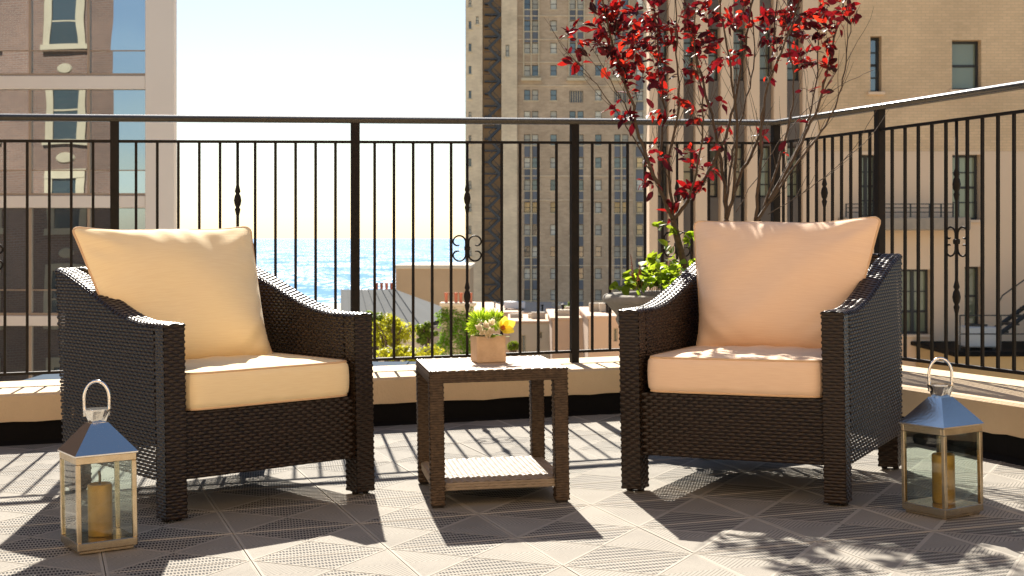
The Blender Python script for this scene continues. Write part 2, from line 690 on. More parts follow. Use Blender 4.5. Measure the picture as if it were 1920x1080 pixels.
TS = 0.397
tg = Geo()
h = TS / 2 - 0.0012
hy_ = TS / 2 - 0.0004
tg.box(-h, h, -hy_, hy_, -0.02, -0.0015)
# raised rim and diagonals
rw = 0.006
for s in (-1, 1):
    tg.bbox(-h, h, s * hy_ - (rw if s > 0 else 0), s * hy_ + (0 if s > 0 else rw), -0.010, -0.0006, .0006)
    tg.bbox(s * h - (rw if s > 0 else 0), s * h + (0 if s > 0 else rw), -h + rw, h - rw, -0.010, -0.0006, .0006)
q = h - rw
e = 0.0042
for s in (-1, 1):
    tg.add([(-q, -s * q - s * e, -0.0003), (-q, -s * q + s * e, -0.0003), (q, s * q + s * e, -0.0003), (q, s * q - s * e, -0.0003)][::s], [(0, 3, 2, 1)])
tile_me = tg.mesh("tile", MT['tile'])
ta = math.radians(18.3)
e1, e2 = Vector((math.cos(ta), math.sin(ta))), Vector((-math.sin(ta), math.cos(ta)))
anchor = Vector((-0.865, 4.41)) + e1 * TS / 2 + e2 * TS / 2


def inside_terrace(p):
    return (p - bf0).dot(bn) < 0.03 and (p - rf0).dot(rn) < 0.03


cand = []
for i in range(-14, 15):
    for j in range(-14, 15):
        c = anchor + e1 * (i * TS) + e2 * (j * TS)
        if not (inside_terrace(c) and c.y > 3.0 and abs(c.x) < 0.40 * c.y + 0.35):
            continue
        cand.append(c)
for c in cand:
    t = link("tile", tile_me, floor_root, (c.x, c.y, random.uniform(-.0008, .0008)), (0, 0, ta))
# the rest of the deck towards and behind the camera
rest = Geo()
for i in range(-16, 17):
    for j in range(-20, 15):
        c = anchor + e1 * (i * TS) + e2 * (j * TS)
        if inside_terrace(c) and -1.2 < c.y and abs(c.x) < 5 and c not in cand:
            pts = [c + e1 * (a * h) + e2 * (b * h) for a, b in ((-1, -1), (1, -1), (1, 1), (-1, 1))]
            rest.prism([(p.x, p.y) for p in pts], -0.02, -0.0015)
ro = rest.obj("tile_field", mat("deck_plain", (0.27, 0.235, 0.195), 0.6, noise=(9, (0.2, 0.18, 0.15), .2)), floor_root)
ro["kind"] = "stuff"


def slope_z(G):
    G.v = [(x, y, z + g(x)) for x, y, z in G.v]
    return G


KH, KB = 0.233, 0.104


def parapet(poly_i0, poly_i1, poly_o1, poly_o0, inward, label):
    root = empty("parapet_wall", ((poly_i0.x + poly_i1.x) / 2, (poly_i0.y + poly_i1.y) / 2, 0))
    P = [poly_i0, poly_i1, poly_o1, poly_o0]
    G = Geo()
    # coping block cut in short lengths so the worn lower edge can wander
    n = 70
    rr = random.Random(3)
    vs = []
    bev = 0.012
    for k in range(n + 1):
        t = k / n
        a = poly_i0.lerp(poly_i1, t)
        b = poly_o0.lerp(poly_o1, t)
        wob = rr.uniform(-.004, .004)
        ain = a - inward * bev
        vs += [(a.x, a.y, KB + wob), (a.x, a.y, KH - bev), (ain.x, ain.y, KH), (b.x, b.y, KH), (b.x, b.y, -0.45), ((a - inward * .03).x, (a - inward * .03).y, KB + wob)]
    fs = []
    for k in range(n):
        o, p = k * 6, k * 6 + 6
        for q in range(5):
            fs.append((o + q, p + q, p + q + 1, o + q + 1))
        fs.append((o + 5, p + 5, p, o))
    fs += [tuple(range(6)), tuple(n * 6 + i for i in range(6))[::-1]]
    G.add(vs, fs)
    slope_z(G)
    G.v = [(x - root.location.x, y - root.location.y, z) for x, y, z in G.v]
    G.obj("coping", MT['stucco'], root)
    # dark waterproofing under the coping
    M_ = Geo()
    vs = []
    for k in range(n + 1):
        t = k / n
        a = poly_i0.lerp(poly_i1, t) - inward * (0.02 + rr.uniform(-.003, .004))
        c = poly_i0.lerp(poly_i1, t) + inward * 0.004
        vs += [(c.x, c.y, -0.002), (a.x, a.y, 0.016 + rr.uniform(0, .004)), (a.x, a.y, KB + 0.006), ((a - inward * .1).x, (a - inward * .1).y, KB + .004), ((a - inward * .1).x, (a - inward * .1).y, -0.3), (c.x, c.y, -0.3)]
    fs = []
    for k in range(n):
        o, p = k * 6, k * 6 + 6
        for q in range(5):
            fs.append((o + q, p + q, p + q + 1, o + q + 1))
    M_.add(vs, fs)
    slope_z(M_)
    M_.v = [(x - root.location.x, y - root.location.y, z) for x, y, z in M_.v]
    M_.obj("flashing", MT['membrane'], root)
    tag(root, label, "parapet", "parapets edging the terrace")
    return root


parapet(lb_i, ci, co, lb_o, -bn, "low cream stucco parapet running behind both chairs and the table")
gap = RDIR * 0.004
parapet(ci + gap, rb_i, rb_o, co + gap, -rn, "low cream stucco parapet running towards the viewer behind the silver roofed lantern")

# unseen brick wall behind the viewer, added to bounce warm sunlight onto the terrace
hw = empty("bounce_wall", (0, -2.3, 0))
tag(hw, "unseen buff brick wall added behind the viewer to bounce sunlight onto both armchairs", "wall")
HB = brick_mat("buff_brick", (0.56, 0.385, 0.235), (0.50, 0.335, 0.20), (0.54, 0.44, 0.33))
WGL = glass_front("door_glass", (.03, .035, .035), 1.6)
for x0, x1, z0, z1 in ((-14, -3.2, -16, 8), (-3.2, -1.6, 2.3, 8), (-3.2, -1.6, -16, -.2), (-1.6, 1.6, -16, 8), (1.6, 3.2, 2.3, 8), (1.6, 3.2, -16, -.2), (3.2, 14, -16, 8)):
    Geo().box(x0, x1, -.4, 0, z0, z1).obj("wall_section", HB, hw)
for x0 in (-3.2, 1.6):
    Geo().box(x0, x0 + 1.6, -.32, -.28, -.15, 2.3).obj("glass_door", WGL, hw)
for x0 in (-12.5, -9.3, -6.1, 4.9, 8.1, 11.3):
    for z0 in (.9, 4.4):
        wo = Geo().box(x0 - .1, x0 + 1.3, .002, .06, z0 - .1, z0 + 2.0).obj("window", mat("window_stone", (.6, .52, .4), .8), hw)
        Geo().box(x0, x0 + 1.2, .061, .075, z0, z0 + 1.9).obj("pane", WGL, wo)

# ------------------------------------------------------------------ railing
rail = empty("railing", (CORNER[0], CORNER[1], KH + g(CORNER[0])))
tag(rail, "black wrought iron railing with scroll balusters standing on the parapet", "railing")
RO = rail.location.copy()


def to_rail(p):
    return (p[0] - RO.x, p[1] - RO.y, p[2] - RO.z)


LEFT_X = -3.1
pL = Vector((LEFT_X, rail_y(LEFT_X)))
pC = Vector(CORNER)
RPOST = [0.97]                       # distance from the corner of the posts on the right side
RLEN = 3.4
pR = pC + RDIR * RLEN


def sweep(prof, name, material):
    """profile (across, up) along left end - corner - right end, mitred"""
    mit = (bn + rn).normalized()
    mit = mit / mit.dot(bn)
    G = Geo()
    vs = []
    for c, nrm in ((pL, bn), (pC, mit), (pR, rn)):
        for a, z in prof:
            p = c + nrm * a
            vs.append(to_rail((p.x, p.y, z + g(p.x))))
    k = len(prof)
    fs = []
    for s in range(2):
        for i in range(k):
            j = (i + 1) % k
            fs.append((s * k + i, s * k + j, (s + 1) * k + j, (s + 1) * k + i))
    fs += [tuple(range(k)), tuple(2 * k + i for i in range(k))[::-1]]
    G.add(vs, fs)
    return G.obj(name, material, rail, smooth=False)


TOP = 1.536
cap = []
for i in range(13):
    a = math.pi * i / 12
    cap.append((0.031 * math.cos(a), TOP - 0.016 + 0.016 * math.sin(a)))
cap += [(-0.031, TOP - 0.022), (-0.024, TOP - 0.024), (-0.024, TOP - 0.034), (0.024, TOP - 0.034), (0.024, TOP - 0.024), (0.031, TOP - 0.022)]
tr = sweep(cap, "top_rail", MT['caprail'])
for pl in tr.data.polygons:
    pl.use_smooth = len(pl.vertices) == 4


def bar_prof(z0, z1, hw):
    return [(-hw, z0), (-hw, z1), (hw, z1), (hw, z0)]


sweep(bar_prof(1.399, 1.412, .013), "middle_rail", MT['iron'])
sweep(bar_prof(0.284, 0.298, .013), "bottom_rail", MT['iron'])

pw = 0.021
post_me = Geo().bbox(-pw, pw, -pw, pw, KH - 0.003, TOP - 0.03, .003).mesh("post", MT['iron'])
bw_ = 0.0066
bar_me = Geo().bbox(-bw_, bw_, -bw_, bw_, 0.294, 1.402, .001).mesh("baluster", MT['iron'])
# baluster with two turned knuckles
orn = Geo()
prof = [(0.0076, 0.294)]


def knuckle(z):
    return [(0.0076, z - .075), (0.011, z - .060), (0.0145, z - .045), (0.009, z - .034), (0.015, z - .022), (0.019, z), (0.015, z + .022),
            (0.009, z + .034), (0.0145, z + .045), (0.011, z + .060), (0.0076, z + .075)]


prof += knuckle(0.60) + knuckle(1.112) + [(0.0076, 1.402)]
orn.lathe(prof, 8)
orn_me = orn.mesh("ornamental_baluster", MT['iron'], True)
# paired C scrolls with a collar
scr = Geo()
for s in (-1, 1):
    for u in (-1, 1):
        pts = []
        for i in range(26):
            t = i / 25
            a = math.pi * (0.0 + 1.5 * t)
            r = 0.034 if t < .66 else 0.034 - 0.02 * (t - .66) / .34
            pts.append((s * (0.008 + 0.034 - r * math.cos(a)), 0, u * (0.012 + 0.043 * min(1, t * 1.2) * 0 + 0.020 + r * math.sin(a))))
        pts = [(s * 0.008, 0, u * 0.004)] + pts
        scr.tube(pts, [0.0045] * (len(pts) - 3) + [.004, .003, .002], 6)
scr.bbox(-.014, .014, -.012, .012, -.012, .012, .004)
scr_me = scr.mesh("scroll", MT['iron'])
ang_b = math.atan2(bdir.y, bdir.x)
ang_r = math.atan2(RDIR.y, RDIR.x)


def put(name, me, p, ang, dz=0.0):
    return link(name, me, rail, to_rail((p.x, p.y, g(p.x) + dz)), (0, 0, ang))


def ornament(p, ang):
    o = put("ornamental_baluster", orn_me, p, ang)
    link("scroll", scr_me, o, (0, 0, 0.852))


PX = [-1.938 - 1.136, -1.938, -0.801, 0.333, 1.467]
for x in PX[1:]:
    put("post", post_me, Vector((x, rail_y(x))), ang_b)
for a, b in zip(PX[:-1], PX[1:]):
    mid = (a + b) / 2
    half = (b - a) / 2
    for s in (-1, 1):
        for k in range(5):
            x = mid + s * (0.083 + (half - 0.083) * k / 5)
            if x < LEFT_X + .05:
                continue
            put("baluster", bar_me, Vector((x, rail_y(x))), ang_b)
    ornament(Vector((mid, rail_y(mid))), ang_b)
# right side
posts_r = [0.0, 0.97, 2.14, 3.31]
for s in posts_r[1:]:
    put("post", post_me, pC + RDIR * s, ang_r)
for a, b in zip(posts_r[:-1], posts_r[1:]):
    mid = (a + b) / 2
    half = (b - a) / 2
    for sg in (-1, 1):
        for k in range(5):
            d = mid + sg * (0.075 + (half - 0.075) * k / 5)
            put("baluster", bar_me, pC + RDIR * d, ang_r)
    ornament(pC + RDIR * mid, ang_r)

# ------------------------------------------------------------------ woven surfaces
PU, PV = 0.0185, 0.0118


def weave(fn, U0, U1, V0, V1, pu=PU, pv=PV, amp=0.0036, vert=False, gap=0.0):
    """a woven sheet: strands run along u, floating over and under stakes; fn(u, v) -> position, normal"""
    if vert:
        f0 = fn
        fn = lambda a, b: f0(b, a)
        U0, U1, V0, V1 = V0, V1, U0, U1
    nu = max(2, int(round((U1 - U0) / pu)))
    nv = max(1, int(round((V1 - V0) / pv)))
    fu = (np.arange(nu)[:, None] + np.array([0, .25, .5, .75])[None]).ravel()
    fu = np.append(fu, nu)
    fv = (np.arange(nv)[:, None] + np.array([0.02 + gap, .14 + gap * .7, .36, .64, .86 - gap * .7, .98 - gap])[None]).ravel()
    row = np.repeat(np.arange(nv), 6)
    frac = fv - np.floor(fv)
    UU, VV = np.meshgrid(fu, fv, indexing='ij')
    RR = np.broadcast_to(row[None], UU.shape)
    FR = np.broadcast_to(frac[None], UU.shape)
    prof = np.sqrt(np.clip(1 - (2 * FR - 1) ** 2, 0, 1))
    und = np.cos(np.pi * UU + np.pi * RR)
    jit = rng.normal(0, .05, nv)[RR]
    hgt = amp * (prof * 0.85 + 0.75 * und * (0.45 + .55 * prof) + jit - 0.5)
    P, N = fn(U0 + UU / nu * (U1 - U0), V0 + VV / nv * (V1 - V0))
    P = P + N * hgt[..., None]
    a, b = UU.shape
    I = np.arange(a * b).reshape(a, b)
    Q = np.stack([I[:-1, :-1], I[1:, :-1], I[1:, 1:], I[:-1, 1:]], -1).reshape(-1, 4)
    V = P.reshape(-1, 3)
    if gap:
        keep = np.ones((a - 1, b - 1), bool)
        keep[:, 5::6] = False
        Q = Q[keep.ravel()]
    # drop faces that collapsed
    A = V[Q]
    ar = np.linalg.norm(np.cross(A[:, 2] - A[:, 0], A[:, 3] - A[:, 1]), axis=1)
    return V, Q[ar > 1e-8]


def flat(o, du, dv, n):
    o, du, dv, n = (np.array(q, float) for q in (o, du, dv, n))

    def fn(u, v):
        return o + u[..., None] * du + v[..., None] * dv, np.broadcast_to(n, u.shape + (3,))
    return fn


class Woven:
    def __init__(self):
        self.V, self.Q, self.o = [], [], 0

    def add(self, VQ):
        V, Q = VQ
        self.V.append(V)
        self.Q.append(Q + self.o)
        self.o += len(V)
        return self

    def panel(self, o, du, dv, n, lu, lv, **k):
        return self.add(weave(flat(o, du, dv, n), 0, lu, 0, lv, **k))

    def column(self, x0, x1, y0, y1, z0, z1, **k):
        self.panel((x0, y0, z0), (1, 0, 0), (0, 0, 1), (0, -1, 0), x1 - x0, z1 - z0, **k)
        self.panel((x0, y1, z0), (1, 0, 0), (0, 0, 1), (0, 1, 0), x1 - x0, z1 - z0, **k)
        self.panel((x0, y0, z0), (0, 1, 0), (0, 0, 1), (-1, 0, 0), y1 - y0, z1 - z0, **k)
        self.panel((x1, y0, z0), (0, 1, 0), (0, 0, 1), (1, 0, 0), y1 - y0, z1 - z0, **k)
        return self

    def mesh(self, name, m):
        return np_mesh(name, np.concatenate(self.V), np.concatenate(self.Q), m)


# ------------------------------------------------------------------ chairs
CW, CD, CA = 0.795, 0.92, 0.073
SB, AF, BTOP = 0.130, 0.642, 0.815
HW = CW / 2


def arm_top(y):
    t = np.clip((y - 0.13) / (CD - 0.13 - 0.02), 0, 1)
    return AF + (BTOP - AF) * (0.35 * t ** 2 + 0.65 * t * t * (3 - 2 * t))


def rear_y(z):
    return CD - 0.055 * (1 - np.clip(z, 0, .82) / 0.82)


def side_fn(x, nx, z_low):
    def fn(u, v):
        y = u * rear_y(v) / CD
        z = np.minimum(v, arm_top(y) - 0.004)
        P = np.stack([np.full_like(u, x), y, z], -1)
        N = np.zeros(P.shape)
        N[..., 0] = nx
        return P, N
    return fn


def armcap_fn(x0, x1):
    def fn(u, v):                 # u across, v along
        y = v
        z = arm_top(y)
        dz = (arm_top(y + .004) - arm_top(y - .004)) / .008
        x = x0 + u * (x1 - x0)
        edge = np.minimum(u, 1 - u) * (x1 - x0)
        z = z - 0.010 * np.clip(1 - edge / 0.012, 0, 1) ** 2
        P = np.stack([x, y, z], -1)
        nn = np.sqrt(1 + dz * dz)
        N = np.stack([np.zeros_like(u), -dz / nn, 1 / nn], -1)
        return P, N
    return fn


def chair_meshes():
    M = {}
    for side, s in (("left", -1), ("right", 1)):
        W_ = Woven()
        xo, xi = s * HW, s * (HW - CA)
        W_.add(weave(side_fn(xo, s, SB), CA - .002, CD, SB, BTOP + .004, gap=.04))
        W_.add(weave(side_fn(xi, -s, .34), CA - .002, CD, .34, BTOP + .004))
        x0, x1 = sorted((xo + s * .005, xi - s * .005))

        f0 = armcap_fn(x0, x1)
        W_.add(weave(lambda a, b: f0(a / CA, b), 0, CA, -0.005, CD + .004, pu=.0185, pv=.0125, amp=.0028))
        M['arm_' + side] = W_.mesh("arm_panel", MT['wicker'])
        lg = Woven()
        a0, a1 = sorted((xo, xi))
        lg.column(a0, a1, 0, CA, 0.010, AF - .003, amp=.0023, pv=.0105)
        M['front_leg_' + side] = lg.mesh("leg", MT['wicker'])
        rl = Woven()
        rl.column(a0, a1, CD - .125, CD - .055, 0.010, SB + .02, amp=.0023, pv=.0105)
        M['rear_leg_' + side] = rl.mesh("leg", MT['wicker'])
    ap = Woven()
    ap.panel((-HW + CA, 0.022, SB), (1, 0, 0), (0, 0, 1), (0, -1, 0), CW - 2 * CA, .350 - SB)
    M['apron'] = ap.mesh("apron", MT['wicker'])
    bk = Woven()

    def back_out(u, v):
        P = np.stack([-HW + u, rear_y(v), v], -1)
        N = np.zeros(P.shape)
        N[..., 1] = 1
        return P, N

    def back_in(u, v):
        P = np.stack([-HW + CA + u, rear_y(v) - .07, v], -1)
        N = np.zeros(P.shape)
        N[..., 1] = -1
        return P, N
    bk.add(weave(back_out, 0, CW, SB, BTOP, gap=.06))
    bk.add(weave(back_in, 0, CW - 2 * CA, .35, BTOP))
    bk.panel((-HW + CA, CD - .075, BTOP), (1, 0, 0), (0, 1, 0), (0, 0, 1), CW - 2 * CA, .08)
    M['back'] = bk.mesh("back_panel", MT['wicker'])
    # solid core keeps light from leaking through the weave
    cg = Geo()
    n = 16
    for s in (-1, 1):
        xo, xi = s * (HW - .005), s * (HW - CA + .005)
        x0, x1 = min(xo, xi), max(xo, xi)
        vs = []
        for k in range(n + 1):
            y = .005 + (CD - .075) * k / n
            zt = float(arm_top(y)) - .016
            vs += [(x0, y, .31), (x1, y, .31), (x1, y, zt), (x0, y, zt)]
        fs = [(0, 1, 2, 3), tuple(n * 4 + i for i in (3, 2, 1, 0))]
        for k in range(n):
            o, p = 4 * k, 4 * k + 4
            for q in range(4):
                fs.append((o + q, p + q, p + (q + 1) % 4, o + (q + 1) % 4))
        cg.add(vs, fs)
    cg.box(-HW + CA - .004, HW - CA + .004, .028, CD - .08, .305, .348)
    for k in range(9):
        x = -HW + .05 + (CW - .1) * k / 8
        cg.box(x - .006, x + .006, .030, .040, SB + .004, .304)
        cg.box(x - .006, x + .006, CD - .070, CD - .062, SB + .004, .304)
    M['core'] = cg.mesh("seat_deck", MT['wicker_core'])
    fg = Geo()
    fg.lathe([(0.010, 0.0), (0.012, 0.003), (0.010, 0.010), (0.010, 0.02)], 10)
    M['glide'] = fg.mesh("glide", MT['wicker_core'])
    return M


CM = chair_meshes()


def make_chair(x, y, deg, label):
    r = on_terrace("armchair", x, y, deg)
    tag(r, label, "armchair", "wicker armchairs on the terrace")
    link("arm_panel", CM['arm_left'], r)
    link("arm_panel", CM['arm_right'], r)
    link("apron", CM['apron'], r)
    link("back_panel", CM['back'], r)
    link("seat_deck", CM['core'], r)
    for sd_, s in (("left", -1), ("right", 1)):
        for k, yy in (('front_leg_', .037), ('rear_leg_', CD - .09)):
            lg = link("leg", CM[k + sd_], r)
            for dx in (-.022, .022):
                link("glide", CM['glide'], lg, (s * (HW - CA / 2) + dx, yy, 0))
    return r


CH1 = make_chair(-0.800, 4.822, 38.6, "dark brown wicker armchair with the yellower cushions, beside the blue and copper roofed lantern")
CH2 = make_chair(0.742, 4.842, -27.0, "near black wicker armchair with cushions tinted peach for their light, in front of the stone urn")


# cushions -----------------------------------------------------------
def rounded_cushion(w, d, t, name, material, crown=0.009, front_round=0.02):
    """boxed seat cushion with piping, standing on z = 0"""
    nx, ny, nz = 40, 40, 10
    V = []
    idx = {}

    def P(a, b, c):              # a,b,c in -1..1 on the cube surface
        ex = 14.0
        # squared-off rounding
        x, y, z = a, b, c
        r = (abs(x) ** ex + abs(y) ** ex + abs(z * .95) ** 14) ** (1 / ex)
        x, y = x / max(r, 1), y / max(r, 1)
        px, py = x * w / 2, y * d / 2
        rad = max(abs(a), abs(b))
        zz = c * (t / 2 + crown * (1 - a * a) * (1 - b * b)) - (0.005 * rad ** 10 * c)
        k = 1 - 0.012 * (c * c) * 1.0
        wr = 0.0018 * math.sin(17 * a + 3 * b + 2 * c) + 0.0015 * math.sin(11 * b - 6 * a)
        return (px * k, py * k, t / 2 + zz + wr * (1 - abs(c) ** 4 * rad ** 6))
    G = Geo()

    def face(fn, n1, n2):
        vs, fs = [], []
        for i in range(n1 + 1):
            for j in range(n2 + 1):
                vs.append(P(*fn(-1 + 2 * i / n1, -1 + 2 * j / n2)))
        for i in range(n1):
            for j in range(n2):
                o = i * (n2 + 1) + j
                fs.append((o, o + n2 + 1, o + n2 + 2, o + 1))
        G.add(vs, fs)
    face(lambda a, b: (a, b, 1), nx, ny)
    face(lambda a, b: (b, a, -1), nx, ny)
    face(lambda a, b: (a, -1, b), nx, nz)
    face(lambda a, b: (-a, 1, b), nx, nz)
    face(lambda a, b: (-1, -a, b), ny, nz)
    face(lambda a, b: (1, a, b), ny, nz)
    me = G.mesh(name, material, True)
    pip = Geo()
    for c in (-1, 1):
        pts = []
        for k in range(120):
            s = k / 30
            q, f = int(s), (s - int(s)) * 2 - 1
            a, b = [(f, -1), (1, f), (-f, 1), (-1, -f)][q]
            pts.append(P(a, b, c * .985))
        pts.append(pts[0])
        pip.tube(pts, 0.0042, 6, False)
    return me, pip.mesh("piping", MT['piping'], True)


def pillow(w, h_, t, name, material, seed=1, bottom=0.74, skew=0.0):
    """knife-edge back cushion in the x-z plane, bottom at z=0, thick along y"""
    rr = random.Random(seed)
    n = 64
    ph = [rr.uniform(0, 6.28) for _ in range(12)]

    def outline(s, q):
        # squeezed between the arms below, ears at the upper corners, seams drawn in between
        wide = 0.5 * (1 + bottom) + 0.5 * (1 - bottom) * math.sin(q * math.pi / 2)
        x = s * wide * (1 - 0.05 * (1 - q ** 4) * abs(s) ** 3)
        dip = (1 - s * s)
        z = q * (1 - (0.075 if q > 0 else 0.03) * dip * abs(q) ** 3)
        z += 0.018 * math.sin(4.1 * s + ph[0]) * max(0, q) ** 3 * dip
        c = max(0, abs(s) + abs(q) - 1.93)
        x -= math.copysign(c * .5, s)
        z -= math.copysign(c * .5, q)
        return (x - skew * q) * w / 2, z * h_ / 2

    def thick(s, q):
        ex = (1 - abs(s) ** 2.2)
        ez = (1 - abs(q) ** (3.6 if q < 0 else 2.2))
        v = (max(0.0, ex) ** .62) * (max(0.0, ez) ** .58)
        # gathers running in from the seams, fading to the middle
        wr = 0.13 * math.sin(21 * s + ph[1] + 3.0 * q + 1.3 * math.sin(5 * s)) * max(0, q) ** 5
        wr += 0.08 * math.sin(9 * s + ph[5] - 2.0 * q) * max(0, q) ** 2
        wr += 0.06 * math.sin(14 * q + ph[2] + s) * abs(s) ** 4
        wr += 0.20 * math.sin(15 * (abs(s) - q) + ph[3]) * max(0, abs(s) + abs(q) - 1.1)
        wr += 0.05 * math.sin(4 * s + 3 * q + ph[4]) + 0.03 * math.sin(7 * s - 6 * q + ph[6])
        return v * (1 + wr)
    G = Geo()
    for sg in (-1, 1):
        vs, fs = [], []
        for i in range(n + 1):
            for j in range(n + 1):
                # denser near the edges
                s = math.sin((-1 + 2 * i / n) * math.pi / 2)
                q = math.sin((-1 + 2 * j / n) * math.pi / 2)
                x, z = outline(s, q)
                bul = thick(s, q)
                vs.append((x, sg * t / 2 * bul * (1 - .12 * q), z + h_ / 2))
        for i in range(n):
            for j in range(n):
                o = i * (n + 1) + j
                f = (o, o + n + 1, o + n + 2, o + 1)
                fs.append(f if sg < 0 else f[::-1])
        G.add(vs, fs)
    me = G.mesh(name, material, True)
    pts = []
    for k in range(161):
        s = (k % 160) / 40
        q, f = int(s), (s - int(s)) * 2 - 1
        a, b = [(f, -1), (1, f), (-f, 1), (-1, -f)][q]
        x, z = outline(a, b)
        pts.append((x, 0, z + h_ / 2))
    pip = Geo().tube(pts, 0.005, 6, False)
    return me, pip.mesh("piping", MT['piping'], True)


def place_cushion(chair_xy, deg, lx, ly, lz, me, pip, name, label, group, cat, lean=0, roll=0, yaw=0):
    c = math.cos(math.radians(deg))
    s = math.sin(math.radians(deg))
    x = chair_xy[0] + c * lx - s * ly
    y = chair_xy[1] + s * lx + c * ly
    o = link(name, me)
    o.location = (x, y, g(x) + lz)
    o.rotation_euler = (Matrix.Rotation(TILT, 3, 'Y') @ Matrix.Rotation(math.radians(deg + yaw), 3, 'Z') @ Matrix.Rotation(math.radians(-lean), 3, 'X')
                        @ Matrix.Rotation(math.radians(roll), 3, 'Y')).to_euler()
    link("piping", pip, o)
    tag(o, label, cat, group)
    return o


SEAT_Z = 0.350
SD = 0.74
for xy, deg, mt, la in (((-0.800, 4.822), 38.6, MT['cushion'], "cream yellow boxed seat cushion on the chair beside the blue and copper roofed lantern"),
                        ((0.742, 4.842), -27.0, MT['cushion_peach_lit'], "boxed seat cushion tinted peach for its light, dappled with leaf shade, on the chair before the urn")):
    me, pip = rounded_cushion(CW - 2 * CA - .006, SD, 0.130, "seat_cushion", mt)
    place_cushion(xy, deg, 0, SD / 2 + .004, SEAT_Z, me, pip, "seat_cushion", la, "seat cushions of the armchairs", "cushion")
me, pip = pillow(0.715, 0.545, 0.24, "back_cushion", MT['cushion'], 4, .84, .05)
place_cushion((-0.800, 4.822), 38.6, -0.072, 0.455, 0.464, me, pip, "back_cushion", "plump cream yellow back cushion with piped edges leaning left in the dark brown chair",
              "back cushions of the armchairs", "cushion", lean=23, roll=0.3)
me, pip = pillow(0.735, 0.535, 0.24, "back_cushion", MT['cushion_peach_lit'], 9, .81)
place_cushion((0.742, 4.842), -27.0, 0.005, 0.470, 0.462, me, pip, "back_cushion", "plump back cushion tinted peach for its light, with piped edges below the red leaved tree",
              "back cushions of the armchairs", "cushion", lean=22, roll=0)

# ------------------------------------------------------------------ side table
TW, TD, TH = 0.47, 0.52, 0.46
tab = on_terrace("side_table", -0.0763, 5.0526, 8.7)
tag(tab, "brown wicker side table with a board top and a low woven shelf between the chairs", "side table")
hx, hy = TW / 2, TD / 2
lw = 0.046
tk = dict(pu=0.016, pv=0.0085, amp=0.0026)
for sx in (-1, 1):
    for sy in (-1, 1):
        W_ = Woven()
        x0, x1 = sorted((sx * hx, sx * (hx - lw)))
        y0, y1 = sorted((sy * hy, sy * (hy - lw)))
        W_.column(x0, x1, y0, y1, 0.008, TH - .035, **tk)
        lo = link("leg", W_.mesh("leg", MT['table_wicker']), tab)
        Geo().box(x0 + .004, x1 - .004, y0 + .004, y1 - .004, 0, TH - .03).obj("leg_core", MT['wicker_core'], lo)
W_ = Woven()
z0 = TH - .042
W_.panel((-hx, -hy, z0), (1, 0, 0), (0, 0, 1), (0, -1, 0), TW, .040, **tk)
W_.panel((-hx, hy, z0), (1, 0, 0), (0, 0, 1), (0, 1, 0), TW, .040, **tk)
W_.panel((-hx, -hy, z0), (0, 1, 0), (0, 0, 1), (-1, 0, 0), TD, .040, **tk)
W_.panel((hx, -hy, z0), (0, 1, 0), (0, 0, 1), (1, 0, 0), TD, .040, **tk)
bwid = 0.034
W_.panel((-hx, -hy, TH - .003), (0, 1, 0), (1, 0, 0), (0, 0, 1), TD, bwid, **tk)
W_.panel((hx - bwid, -hy, TH - .003), (0, 1, 0), (1, 0, 0), (0, 0, 1), TD, bwid, **tk)
W_.panel((-hx + bwid, -hy, TH - .003), (1, 0, 0), (0, 1, 0), (0, 0, 1), TW - 2 * bwid, .012, **tk)
W_.panel((-hx + bwid, hy - .012, TH - .003), (1, 0, 0), (0, 1, 0), (0, 0, 1), TW - 2 * bwid, .012, **tk)
link("apron", W_.mesh("apron", MT['table_wicker']), tab)
Geo().box(-hx + .005, hx - .005, -hy + .005, hy - .005, TH - .036, TH - .010).obj("top_core", MT['wicker_core'], tab)
nb = 5
bl = (TD - .024) / nb
for i in range(nb):
    Geo().bbox(-hx + bwid, hx - bwid, -hy + .012 + i * bl + .001, -hy + .012 + (i + 1) * bl - .001, TH - .012, TH - .001 + random.uniform(-.0006, .0006), .002).obj("board", MT['board'], tab)
W_ = Woven()
SZ = 0.083
si = 0.010
W_.panel((-hx + si, -hy + si, SZ), (1, 0, 0), (0, 1, 0), (0, 0, 1), TW - 2 * si, TD - 2 * si, pu=.018, pv=.014, amp=.003)
zz = SZ - .028
W_.panel((-hx + si, -hy + si, zz), (1, 0, 0), (0, 0, 1), (0, -1, 0), TW - 2 * si, .027, **tk)
W_.panel((-hx + si, hy - si, zz), (1, 0, 0), (0, 0, 1), (0, 1, 0), TW - 2 * si, .027, **tk)
W_.panel((-hx + si, -hy + si, zz), (0, 1, 0), (0, 0, 1), (-1, 0, 0), TD - 2 * si, .027, **tk)
W_.panel((hx - si, -hy + si, zz), (0, 1, 0), (0, 0, 1), (1, 0, 0), TD - 2 * si, .027, **tk)
sh = link("shelf", W_.mesh("shelf", mat("pale_wicker", (0.30, 0.24, 0.175), 0.5, noise=(45, (0.22, 0.17, 0.12), .2))), tab)
Geo().box(-hx + si + .004, hx - si - .004, -hy + si + .004, hy - si - .004, zz + .002, SZ - .006).obj("shelf_core", MT['wicker_core'], sh)

